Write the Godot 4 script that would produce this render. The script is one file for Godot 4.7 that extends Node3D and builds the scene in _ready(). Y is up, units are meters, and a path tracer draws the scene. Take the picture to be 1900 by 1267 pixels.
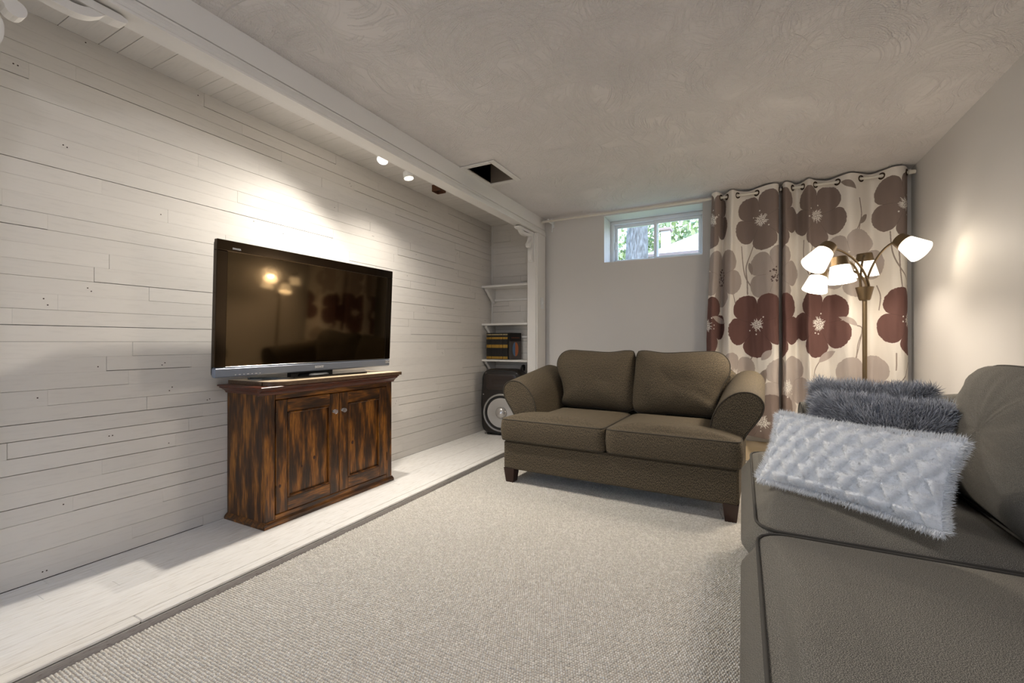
extends Node3D
# A basement sitting room: shiplap wall with a television on a pine cabinet, a loveseat,
# a sofa, a five-armed floor lamp and a floral curtain. Room axes: x right, y up, -z to the back wall.

const LEFT := -2.51      # painted plank wall
const RIGHT := 1.11
const BACK := -4.26
const REAR := 2.4        # wall behind the camera
const CEIL := 2.28
const SOFFIT := 2.31     # plank ceiling of the alcove
const STEP := 0.04       # the painted platform stands this high above the carpet
const EDGE := -1.848     # its front edge
const GOLD := Color(1.0, 0.945, 0.87)

var rng := RandomNumberGenerator.new()
var taken := {}
var M := {}


# ------------------------------------------------------------------ shapes
class Sh:
	var v := PackedVector3Array()
	var uv := PackedVector2Array()
	var ix := PackedInt32Array()

	func add(p: Vector3, t := Vector2.ZERO) -> int:
		v.append(p)
		uv.append(t)
		return v.size() - 1

	func tri(a: int, b: int, c: int) -> void:
		ix.append(a)
		ix.append(b)
		ix.append(c)

	func quad(a: int, b: int, c: int, d: int) -> void:
		tri(a, b, c)
		tri(a, c, d)

	# turns the triangles added since (i0, v0) outwards
	func outward(i0: int, v0: int) -> Sh:
		var mid := Vector3.ZERO
		for i in range(v0, v.size()):
			mid += v[i]
		mid /= maxf(1.0, v.size() - v0)
		var sum := 0.0
		for i in range(i0, ix.size(), 3):
			var a := v[ix[i]]
			var b := v[ix[i + 1]]
			var c := v[ix[i + 2]]
			sum += (c - a).cross(b - a).dot((a + b + c) / 3.0 - mid)
		if sum < 0.0:
			for i in range(i0, ix.size(), 3):
				var k := ix[i + 1]
				ix[i + 1] = ix[i + 2]
				ix[i + 2] = k
		return self

	func face(pts: Array, mid: Vector3) -> void:
		var a: Vector3 = pts[0]
		var b: Vector3 = pts[1]
		var c: Vector3 = pts[2]
		if (c - a).cross(b - a).dot(a + b + c - mid * 3.0) < 0.0:
			pts = pts.duplicate()
			pts.reverse()
		var k := []
		for p in pts:
			k.append(add(p))
		for i in range(2, k.size()):
			tri(k[0], k[i - 1], k[i])

	# box with chamfered edges
	func box(c: Vector3, s: Vector3, b := 0.0, turn := Basis.IDENTITY) -> Sh:
		var h := s * 0.5
		b = minf(b, minf(h.x, minf(h.y, h.z)) * 0.9)
		var P := func(sg: Array, k: int) -> Vector3:
			var p := Vector3.ZERO
			for j in 3:
				p[j] = sg[j] * (h[j] - (0.0 if j == k else b))
			return c + turn * p
		for k in 3:
			var l := (k + 1) % 3
			var m := (k + 2) % 3
			for s1 in [-1, 1]:
				var q := []
				for w in [[-1, -1], [1, -1], [1, 1], [-1, 1]]:
					var sg := [0, 0, 0]
					sg[k] = s1
					sg[l] = w[0]
					sg[m] = w[1]
					q.append(P.call(sg, k))
				face(q, c)
				if b > 0.0:
					for s2 in [-1, 1]:
						var g := [0, 0, 0]
						g[k] = s1
						g[l] = s2
						g[m] = -1
						var g2 := g.duplicate()
						g2[m] = 1
						face([P.call(g, k), P.call(g2, k), P.call(g2, l), P.call(g, l)], c)
		if b > 0.0:
			for sx in [-1, 1]:
				for sy in [-1, 1]:
					for sz in [-1, 1]:
						face([P.call([sx, sy, sz], 0), P.call([sx, sy, sz], 1), P.call([sx, sy, sz], 2)], c)
		return self

	# round body about the local y axis; profile of (radius, height)
	func lathe(prof: Array, segs: int, xf := Transform3D.IDENTITY) -> Sh:
		var i0 := ix.size()
		var v0 := v.size()
		var last := -1
		for k in range(1, prof.size()):
			var sharp := k == 1
			if k > 1:
				var d0: Vector2 = prof[k - 1] - prof[k - 2]
				var d1: Vector2 = prof[k] - prof[k - 1]
				sharp = absf(d0.angle_to(d1)) > 0.7
			if sharp:
				last = v.size()
				for i in segs:
					var w := TAU * i / segs
					add(xf * Vector3(cos(w) * prof[k - 1].x, prof[k - 1].y, sin(w) * prof[k - 1].x))
			var now := v.size()
			for i in segs:
				var w2 := TAU * i / segs
				add(xf * Vector3(cos(w2) * prof[k].x, prof[k].y, sin(w2) * prof[k].x))
			for i in segs:
				var j := (i + 1) % segs
				quad(last + i, last + j, now + j, now + i)
			last = now
		return outward(i0, v0)

	func tube(pts: Array, r, sides := 8, caps := true, closed := false) -> Sh:
		var i0 := ix.size()
		var v0 := v.size()
		var n := pts.size()
		var up := Vector3.ZERO
		for i in n:
			var a: Vector3 = pts[(i - 1 + n) % n] if closed or i > 0 else pts[i]
			var b: Vector3 = pts[(i + 1) % n] if closed or i < n - 1 else pts[i]
			var t := (b - a).normalized()
			if up == Vector3.ZERO:
				up = t.cross(Vector3.UP if absf(t.y) < 0.9 else Vector3.RIGHT).normalized()
			else:
				up = (up - t * up.dot(t)).normalized()
			var side := t.cross(up)
			var rad: float = r if not r is Array else r[i]
			for k in sides:
				var w := TAU * k / sides
				add(pts[i] + (up * cos(w) + side * sin(w)) * rad, Vector2(float(k) / sides, float(i) / n))
		for i in (n if closed else n - 1):
			var j := (i + 1) % n
			for k in sides:
				var l := (k + 1) % sides
				quad(v0 + i * sides + k, v0 + i * sides + l, v0 + j * sides + l, v0 + j * sides + k)
		if caps and not closed:
			for e in [0, n - 1]:
				var ring := []
				for k in sides:
					ring.append(v[v0 + e * sides + k])
				var inner: Vector3 = pts[1] if e == 0 else pts[n - 2]
				face(ring, inner)
		# the side walls only need their own check
		return outward(i0, v0)

	# rings of equal length, joined smoothly; caps are flat fans
	func loft(rings: Array, cap0 := true, cap1 := true) -> Sh:
		var i0 := ix.size()
		var v0 := v.size()
		var n: int = rings[0].size()
		for r in rings.size():
			for k in n:
				add(rings[r][k], Vector2(float(k) / n, float(r) / rings.size()))
		for r in rings.size() - 1:
			for k in n:
				var l := (k + 1) % n
				quad(v0 + r * n + k, v0 + r * n + l, v0 + (r + 1) * n + l, v0 + (r + 1) * n + k)
		outward(i0, v0)
		for e in [[cap0, 0, 1], [cap1, rings.size() - 1, rings.size() - 2]]:
			if e[0]:
				var c := Vector3.ZERO
				var inn := Vector3.ZERO
				for k in n:
					c += rings[e[1]][k] / n
					inn += rings[e[2]][k] / n
				var j0 := ix.size()
				var w0 := v.size()
				add(c)
				for k in n:
					add(rings[e[1]][k])
				for k in n:
					tri(w0, w0 + 1 + k, w0 + 1 + (k + 1) % n)
				var sum := 0.0
				for i in range(j0, ix.size(), 3):
					sum += (v[ix[i + 2]] - v[ix[i]]).cross(v[ix[i + 1]] - v[ix[i]]).dot(c - inn)
				if sum < 0.0:
					for i in range(j0, ix.size(), 3):
						var q := ix[i + 1]
						ix[i + 1] = ix[i + 2]
						ix[i + 2] = q
		return self

	# extruded outline (x, y) from z0 to z1
	func prism(poly: PackedVector2Array, z0: float, z1: float, xf := Transform3D.IDENTITY) -> Sh:
		var t := Geometry2D.triangulate_polygon(poly)
		for e in [z0, z1]:
			var w := v.size()
			for p in poly:
				add(xf * Vector3(p.x, p.y, e))
			var out := xf.basis.z * (1.0 if e == maxf(z0, z1) else -1.0)
			for i in range(0, t.size(), 3):
				var a := v[w + t[i]]
				var b := v[w + t[i + 1]]
				var c := v[w + t[i + 2]]
				if (c - a).cross(b - a).dot(out) >= 0.0:
					tri(w + t[i], w + t[i + 1], w + t[i + 2])
				else:
					tri(w + t[i], w + t[i + 2], w + t[i + 1])
		var n := poly.size()
		var cw := Geometry2D.is_polygon_clockwise(poly)
		for i in n:
			var a2 := poly[i]
			var b2 := poly[(i + 1) % n]
			var nrm := Vector2(b2.y - a2.y, a2.x - b2.x) * (-1.0 if cw else 1.0)
			var mid := (a2 + b2) * 0.5 - nrm.normalized()
			face([xf * Vector3(a2.x, a2.y, z0), xf * Vector3(b2.x, b2.y, z0), xf * Vector3(b2.x, b2.y, z1), xf * Vector3(a2.x, a2.y, z1)], xf * Vector3(mid.x, mid.y, (z0 + z1) * 0.5))
		return self

	# smooth sheet of nu x nv cells
	func sheet(nu: int, nv: int, f: Callable) -> Sh:
		var v0 := v.size()
		for j in nv + 1:
			for i in nu + 1:
				add(f.call(float(i) / nu, float(j) / nv), Vector2(float(i) / nu, float(j) / nv))
		for j in nv:
			for i in nu:
				var a := v0 + j * (nu + 1) + i
				quad(a, a + 1, a + nu + 2, a + nu + 1)
		return self

	func mesh() -> ArrayMesh:
		var nn := PackedVector3Array()
		nn.resize(v.size())
		for i in range(0, ix.size(), 3):
			var a := ix[i]
			var b := ix[i + 1]
			var c := ix[i + 2]
			var n := (v[c] - v[a]).cross(v[b] - v[a])
			nn[a] += n
			nn[b] += n
			nn[c] += n
		for i in nn.size():
			nn[i] = nn[i].normalized() if nn[i].length_squared() > 1e-20 else Vector3.UP
		var arr := []
		arr.resize(Mesh.ARRAY_MAX)
		arr[Mesh.ARRAY_VERTEX] = v
		arr[Mesh.ARRAY_NORMAL] = nn
		arr[Mesh.ARRAY_TEX_UV] = uv
		arr[Mesh.ARRAY_INDEX] = ix
		var m := ArrayMesh.new()
		m.add_surface_from_arrays(Mesh.PRIMITIVE_TRIANGLES, arr)
		return m


func rounded(poly: PackedVector2Array, r: float, n := 5) -> PackedVector2Array:
	var out := PackedVector2Array()
	var m := poly.size()
	for i in m:
		var p := poly[i]
		var a := poly[(i - 1 + m) % m]
		var b := poly[(i + 1) % m]
		var rr := minf(r, minf(p.distance_to(a), p.distance_to(b)) * 0.48)
		var s := p + (a - p).normalized() * rr
		var e := p + (b - p).normalized() * rr
		for k in n + 1:
			var t := float(k) / n
			out.append(s * (1 - t) * (1 - t) + p * 2.0 * t * (1 - t) + e * t * t)
	return out


func smooth(pts: Array, per := 6, closed := false) -> Array:
	var out := []
	var n := pts.size()
	for i in (n if closed else n - 1):
		var p0 = pts[(i - 1 + n) % n] if closed else pts[maxi(i - 1, 0)]
		var p1 = pts[i]
		var p2 = pts[(i + 1) % n]
		var p3 = pts[(i + 2) % n] if closed else pts[mini(i + 2, n - 1)]
		for k in per:
			out.append(p1.cubic_interpolate(p2, p0, p3, float(k) / per))
	if not closed:
		out.append(pts[n - 1])
	return out


func even(poly: PackedVector2Array, n: int) -> PackedVector2Array:   # n points at even steps round an outline
	var total := 0.0
	for i in poly.size():
		total += poly[i].distance_to(poly[(i + 1) % poly.size()])
	var out := PackedVector2Array()
	var i2 := 0
	var gone := 0.0
	for k in n:
		var want := total * k / n
		while gone + poly[i2].distance_to(poly[(i2 + 1) % poly.size()]) < want and i2 < poly.size() - 1:
			gone += poly[i2].distance_to(poly[(i2 + 1) % poly.size()])
			i2 += 1
		var d := poly[i2].distance_to(poly[(i2 + 1) % poly.size()])
		out.append(poly[i2].lerp(poly[(i2 + 1) % poly.size()], (want - gone) / maxf(d, 1e-6)))
	return out


func inset(poly: PackedVector2Array, d: float) -> PackedVector2Array:
	var sign := -1.0 if Geometry2D.is_polygon_clockwise(poly) else 1.0
	var out := PackedVector2Array()
	var n := poly.size()
	for i in n:
		var t := (poly[(i + 1) % n] - poly[(i - 1 + n) % n]).normalized()
		out.append(poly[i] + Vector2(-t.y, t.x) * sign * d)
	return out


# upholstered block: outline (x, b) lying flat, b running to the back (-z)
func slab(outline: PackedVector2Array, mid: Vector2, y0: float, y1: float, er: float, crown: float, belly := 0.007) -> Sh:
	var o := even(outline, 120)
	var rings := []
	var ym := (y0 + y1) * 0.5
	for q in [[er * 2.0, y0], [er, y0 + 0.002], [er * 0.3, y0 + er * 0.3], [0.0, y0 + er], [-belly, ym], [0.0, y1 - er], [er * 0.3, y1 - er * 0.3], [er, y1]]:
		var ring := PackedVector3Array()
		for p in inset(o, q[0]):
			ring.append(Vector3(p.x, q[1], -p.y))
		rings.append(ring)
	var top := inset(o, er)
	var half := Vector2.ZERO
	for p in o:
		half = half.max((p - mid).abs())
	for s in [0.93, 0.85, 0.74, 0.6, 0.45, 0.3, 0.15, 0.02]:
		var ring2 := PackedVector3Array()
		for p in top:
			var d := p - mid
			var el := Vector2(d.x / half.x, d.y / half.y).normalized() * half * 0.6
			var w: Vector2 = mid + d.lerp(el, 0.8 * (1.0 - s) * (1.0 - s)) * s
			ring2.append(Vector3(w.x, y1 + crown * (1.0 - pow(s, 3.0)), -w.y))
		rings.append(ring2)
	return Sh.new().loft(rings)


func flat_loop(outline: PackedVector2Array, d: float, y: float) -> Array:
	var out := []
	for p in inset(even(outline, 120), d):
		out.append(Vector3(p.x, y, -p.y))
	return out


# stuffed back cushion: upright outline (x, y), swelling to the front (+z) and the back
func stuffed(outline: PackedVector2Array, mid: Vector2, front: float, behind: float, xf: Transform3D, rumple := 0.0, key := 1) -> Sh:
	var o := even(outline, 96)
	var rings := []
	var half := Vector2.ZERO
	for p in o:
		half = half.max((p - mid).abs())
	var nz := FastNoiseLite.new()
	nz.seed = key
	nz.frequency = 3.2
	var steps := [0.03, 0.15, 0.3, 0.45, 0.6, 0.74, 0.85, 0.92, 0.97, 1.0]
	for side in [1, -1]:
		for k in steps.size():
			var s: float = steps[k] if side == 1 else steps[steps.size() - 1 - k]
			if side == -1 and k == 0:
				continue
			var ring := PackedVector3Array()
			for p in o:
				var d := p - mid
				var el := Vector2(d.x / half.x, d.y / half.y).normalized() * half * 0.86
				var w: Vector2 = mid + d.lerp(el, 0.85 * (1.0 - s * s)) * s
				var z := pow(1.0 - pow(s, 4.0), 0.62) * (front if side == 1 else -behind)
				if side == 1 and s < 0.99:
					z += nz.get_noise_2d(w.x * 1.4 + w.y * 0.8, w.y * 0.9) * rumple * (1.0 - pow(s, 6.0))
				ring.append(xf * Vector3(w.x, w.y, z))
			rings.append(ring)
	return Sh.new().loft(rings)


# scatter pillow about its own centre: x width, y height, +z the face seen
func pillow(w: float, h: float, t: float, nu: int, nv: int, relief: Callable) -> Sh:
	var m := Sh.new()
	for side in [1.0, -1.0]:
		var i0 := m.ix.size()
		m.sheet(nu, nv, func(a: float, b: float) -> Vector3:
			var u := a * 2.0 - 1.0
			var q := b * 2.0 - 1.0
			var x := w * 0.5 * u * (1.0 - 0.07 * (1.0 - q * q) * absf(u))
			var y := h * 0.5 * q * (1.0 - 0.09 * (1.0 - u * u) * absf(q))
			var swell := pow(maxf(0.0, (1.0 - pow(absf(u), 2.4)) * (1.0 - pow(absf(q), 2.4))), 0.55)
			var z: float = side * (t * swell + relief.call(x, y) * minf(1.0, swell * 3.0) + 0.0006)
			return Vector3(x, y, z))
		if side > 0.0:
			for i in range(i0, m.ix.size(), 3):
				var k := m.ix[i + 1]
				m.ix[i + 1] = m.ix[i + 2]
				m.ix[i + 2] = k
	return m


# ------------------------------------------------------------------ naming
func numbered(called: String) -> String:
	var k: int = taken.get(called, 0)
	taken[called] = k + 1
	return called if k == 0 else "%s_%03d" % [called, k]


func tag(o: Node, label: String, category: String, group := "", kind := "") -> Node:
	o.set_meta("label", label)
	o.set_meta("category", category)
	if group:
		o.set_meta("group", group)
	if kind:
		o.set_meta("kind", kind)
	return o


func thing(called: String, label: String, category: String, at := Vector3.ZERO, turn := 0.0, group := "") -> Node3D:
	var o := Node3D.new()
	o.name = numbered(called)
	add_child(o, true)
	o.position = at
	o.rotation.y = turn
	tag(o, label, category, group)
	return o


func struct(called: String, label: String, category: String) -> Node3D:
	var o := thing(called, label, category)
	o.set_meta("kind", "structure")
	return o


func part(parent: Node3D, called: String, shape, mat: Material) -> MeshInstance3D:
	var o := MeshInstance3D.new()
	o.name = called
	o.mesh = shape.mesh() if shape is Sh else shape
	o.material_override = mat
	parent.add_child(o, true)
	return o


func slab_box(lo: Vector3, hi: Vector3, b := 0.0) -> Sh:
	return Sh.new().box((lo + hi) * 0.5, hi - lo, b)


# ------------------------------------------------------------------ materials
func noise(freq: float, kind := FastNoiseLite.TYPE_SIMPLEX_SMOOTH, octaves := 4, ramp: Array = [], size := 512, key := 1, bump := 0.0, warp := 0.0) -> NoiseTexture2D:
	var n := FastNoiseLite.new()
	n.noise_type = kind
	n.frequency = freq
	n.fractal_octaves = octaves
	n.seed = key
	if warp > 0.0:
		n.domain_warp_enabled = true
		n.domain_warp_amplitude = warp
		n.domain_warp_frequency = freq * 0.7
	var t := NoiseTexture2D.new()
	t.width = size
	t.height = size
	t.seamless = true
	t.noise = n
	if bump > 0.0:
		t.as_normal_map = true
		t.bump_strength = bump
	if ramp:
		var g := Gradient.new()
		g.offsets = PackedFloat32Array(ramp.map(func(r): return r[0]))
		g.colors = PackedColorArray(ramp.map(func(r): return r[1]))
		t.color_ramp = g
	return t


func rgb(r: float, g: float, b: float) -> Color:
	return Color(r / 255.0, g / 255.0, b / 255.0)


func plain(c: Color, rough: float, metal := 0.0) -> StandardMaterial3D:
	var m := StandardMaterial3D.new()
	m.albedo_color = c
	m.roughness = rough
	m.metallic = metal
	return m


func textured(tex: Texture2D, rough: float, scale: Vector3, world := false) -> StandardMaterial3D:
	var m := plain(Color.WHITE, rough)
	m.albedo_texture = tex
	m.uv1_triplanar = true
	m.uv1_world_triplanar = world
	m.uv1_scale = scale
	return m


func height(m: StandardMaterial3D, tex: Texture2D, cm: float) -> StandardMaterial3D:
	m.heightmap_enabled = true
	m.heightmap_texture = tex
	m.heightmap_scale = cm
	return m


func make_materials() -> void:
	# painted boards: thin white paint with brush marks, three tones
	for k in 3:
		var base: Color = [rgb(219, 215, 210), rgb(218, 214, 209), rgb(221, 217, 212)][k]
		var tx := noise(0.012, FastNoiseLite.TYPE_SIMPLEX_SMOOTH, 5, [[0.0, base.darkened(0.03)], [0.4, base], [1.0, base.lightened(0.02)]], 512, 11 + k, 0.0, 20.0)
		M["board%d" % k] = textured(tx, 0.5, Vector3(5, 9, 1.1), true)
		M["soffit%d" % k] = textured(tx, 0.5, Vector3(1.1, 5, 9), true)
	var deck := noise(0.02, FastNoiseLite.TYPE_SIMPLEX_SMOOTH, 5, [[0.0, rgb(205, 200, 194)], [0.35, rgb(226, 224, 221)], [1.0, rgb(236, 234, 232)]], 512, 31, 0.0, 30.0)
	M.deck = textured(deck, 0.42, Vector3(7, 5, 0.8), true)
	M.gap = plain(rgb(34, 26, 22), 0.9)
	M.trim = plain(rgb(228, 226, 223), 0.4)
	M.riser = textured(noise(0.03, FastNoiseLite.TYPE_SIMPLEX_SMOOTH, 5, [[0.0, rgb(120, 112, 108)], [0.3, rgb(163, 158, 156)], [1.0, rgb(176, 172, 170)]], 512, 41), 0.6, Vector3(3, 8, 2), true)
	M.wall = plain(rgb(212, 209, 206), 0.6)
	M.ceiling = height(plain(rgb(229, 225, 224), 0.8), swirl_plaster(), 0.75)
	M.carpet = textured(noise(0.15, FastNoiseLite.TYPE_SIMPLEX_SMOOTH, 3, [[0.0, rgb(150, 143, 136)], [1.0, rgb(176, 169, 162)]], 512, 61), 0.95, Vector3(4, 4, 4), true)
	M.loop = plain(Color.WHITE, 0.95)
	M.loop.vertex_color_use_as_albedo = true
	# chenille: dark threads flecked with tan
	var fleck := noise(0.16, FastNoiseLite.TYPE_SIMPLEX_SMOOTH, 3, [[0.0, rgb(16, 12, 10)], [0.38, rgb(40, 35, 28)], [0.5, rgb(72, 63, 49)], [0.62, rgb(107, 94, 73)], [1.0, rgb(154, 138, 108)]], 512, 71)
	M.chenille = height(textured(fleck, 0.9, Vector3(4.0, 1.2, 4.0)), fleck, 0.03)
	var fleck2 := noise(0.3, FastNoiseLite.TYPE_SIMPLEX, 2, [[0.0, rgb(22, 22, 20)], [0.38, rgb(56, 54, 50)], [0.5, rgb(98, 95, 88)], [0.6, rgb(139, 134, 124)], [1.0, rgb(193, 187, 174)]], 512, 72)
	M.sofa = height(textured(fleck2, 0.9, Vector3(4.0, 4.2, 2.8)), fleck2, 0.01)
	M.piping = plain(rgb(62, 56, 47), 0.85)
	M.sofa_piping = plain(rgb(66, 63, 58), 0.85)
	M.foot = plain(rgb(50, 27, 19), 0.35)
	# stained knotty pine: amber wood with near-black stain left in patches
	var grain := noise(0.02, FastNoiseLite.TYPE_SIMPLEX_SMOOTH, 5, [[0.0, rgb(78, 48, 18)], [0.34, rgb(118, 76, 28)], [0.5, rgb(176, 120, 46)], [0.66, rgb(134, 88, 32)], [1.0, rgb(196, 140, 60)]], 512, 81, 0.0, 3.0)
	var stain := noise(0.008, FastNoiseLite.TYPE_SIMPLEX_SMOOTH, 4, [[0.0, rgb(70, 62, 58)], [0.4, rgb(112, 100, 92)], [0.55, rgb(168, 154, 138)], [0.72, rgb(226, 212, 194)], [1.0, rgb(250, 242, 228)]], 512, 83, 0.0, 4.0)
	for way in ["up", "along"]:
		var m := textured(grain, 0.38, Vector3(9, 0.45, 9) if way == "up" else Vector3(0.45, 9, 9))
		m.detail_enabled = true
		m.detail_blend_mode = BaseMaterial3D.BLEND_MODE_MUL
		m.detail_uv_layer = BaseMaterial3D.DETAIL_UV_2
		m.detail_albedo = stain
		m.uv2_triplanar = true
		m.uv2_scale = Vector3(3.6, 0.7, 3.6) if way == "up" else Vector3(0.8, 3.6, 3.6)
		M["pine_" + way] = m
	M.mahogany = textured(noise(0.02, FastNoiseLite.TYPE_SIMPLEX_SMOOTH, 4, [[0.0, rgb(40, 18, 12)], [0.6, rgb(84, 38, 20)], [1.0, rgb(112, 56, 28)]], 512, 85), 0.32, Vector3(0.8, 9, 9))
	M.knot = plain(rgb(58, 24, 12), 0.4)
	M.slab = textured(noise(0.03, FastNoiseLite.TYPE_SIMPLEX_SMOOTH, 5, [[0.0, rgb(172, 148, 116)], [0.5, rgb(208, 188, 160)], [1.0, rgb(224, 208, 184)]], 512, 87, 0.0, 20.0), 0.3, Vector3(2, 5, 6))
	M.slab_edge = textured(noise(0.03, FastNoiseLite.TYPE_SIMPLEX_SMOOTH, 4, [[0.0, rgb(70, 50, 38)], [1.0, rgb(124, 98, 70)]], 512, 88), 0.4, Vector3(2, 8, 6))
	M.crystal = plain(Color(0.95, 0.97, 1.0, 0.08), 0.03)
	M.crystal.refraction_enabled = true
	M.crystal.refraction_scale = 0.05
	M.chrome = plain(rgb(205, 205, 205), 0.15, 1.0)
	M.black_gloss = plain(rgb(13, 11, 11), 0.07)
	M.black_gloss.metallic_specular = 0.8
	M.bezel = plain(rgb(64, 54, 43), 0.12, 1.0)
	M.screen = plain(rgb(88, 75, 57), 0.06, 1.0)   # brown-tinted mirror coat of the panel
	M.black_matt = plain(rgb(22, 21, 21), 0.55)
	M.bar = plain(rgb(122, 130, 145), 0.3, 0.3)
	M.silver_print = plain(rgb(214, 216, 220), 0.4)
	M.glass_black = plain(rgb(10, 10, 12), 0.1)
	M.brass = plain(rgb(122, 103, 78), 0.34, 0.85)
	M.bronze = plain(rgb(70, 54, 40), 0.4, 0.8)
	M.rod = plain(rgb(222, 216, 204), 0.4)
	M.shade = plain(rgb(250, 246, 238), 0.4)
	M.shade.emission_enabled = true
	M.shade.emission = Color(1.0, 0.95, 0.86)
	M.shade.emission_energy_multiplier = 3.6
	M.bulb = plain(Color.WHITE, 0.4)
	M.bulb.emission_enabled = true
	M.bulb.emission = Color(1.0, 0.94, 0.83)
	M.bulb.emission_energy_multiplier = 6.0
	M.vinyl = plain(rgb(232, 234, 236), 0.35)
	M.pane = plain(Color(1, 1, 1, 0.04), 0.02)
	M.pane.transparency = BaseMaterial3D.TRANSPARENCY_ALPHA


# ceiling plaster: fans of comb marks pulled with a wide brush, as a relief
func swirl_plaster() -> ImageTexture:
	var n := 1536
	var d := PackedByteArray()
	d.resize(n * n)
	d.fill(120)
	rng.seed = 404
	for k in 1800:
		var cx := rng.randf() * n
		var cy := rng.randf() * n
		var r0 := rng.randf_range(26.0, 140.0)
		var a0 := rng.randf() * TAU
		var span := rng.randf_range(0.5, 1.5)
		var rows := rng.randi_range(8, 24)
		for b in rows:
			var r := r0 + b * rng.randf_range(2.2, 3.2)
			var lo := a0 + rng.randf_range(-0.15, 0.3)
			var hi := a0 + span + rng.randf_range(-0.4, 0.15)
			var steps := int(r * (hi - lo))
			var val := 120 + (rng.randi_range(18, 120) if b % 2 == 0 else -rng.randi_range(18, 110))
			for s in maxi(steps, 0):
				var a := lo + (hi - lo) * s / steps
				var x := posmod(int(cx + cos(a) * r), n)
				var y := posmod(int(cy + sin(a) * r), n)
				d[y * n + x] = val
	var im := Image.create_from_data(n, n, false, Image.FORMAT_L8, d)
	return ImageTexture.create_from_image(im)


# ------------------------------------------------------------------ build
func _ready() -> void:
	rng.seed = 7
	camera_and_light()
	make_materials()
	shell()
	plank_wall()
	alcove()
	window_and_outside()
	cabinet()
	television()
	loveseat_and_sofa()
	curtains()
	floor_lamp()
	pillows()
	shelves_and_books()
	speaker()
	carpet_pile()


func camera_and_light() -> void:
	var cam := Camera3D.new()
	cam.name = "camera"
	cam.fov = 75.32
	cam.near = 0.05
	cam.far = 200.0
	cam.position = Vector3(0, 1.0, 0)
	cam.rotation = Vector3(deg_to_rad(0.1), deg_to_rad(27.48), 0)
	add_child(cam)
	cam.current = true
	var sky := ProceduralSkyMaterial.new()
	sky.sky_top_color = Color(0.72, 0.84, 1.0)
	sky.sky_horizon_color = Color(0.92, 0.96, 1.0)
	sky.ground_horizon_color = Color(0.75, 0.78, 0.74)
	sky.ground_bottom_color = Color(0.5, 0.52, 0.46)
	sky.sky_energy_multiplier = 2.4
	sky.ground_energy_multiplier = 1.2
	var env := Environment.new()
	env.background_mode = Environment.BG_SKY
	env.sky = Sky.new()
	env.sky.sky_material = sky
	env.tonemap_mode = Environment.TONE_MAPPER_LINEAR
	env.tonemap_exposure = 0.9
	env.sdfgi_enabled = true
	env.ssao_enabled = true
	env.ssil_enabled = true
	var we := WorldEnvironment.new()
	we.name = "world"
	we.environment = env
	add_child(we)
	var sun := DirectionalLight3D.new()   # high behind the house: it lights the neighbour's front and never enters the room
	sun.name = "sun"
	sun.light_energy = 1.7
	sun.light_color = Color(1.0, 0.97, 0.92)
	sun.light_angular_distance = 0.6
	sun.shadow_enabled = true
	sun.rotation = Vector3(deg_to_rad(-52), deg_to_rad(25), 0)
	add_child(sun)


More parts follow.
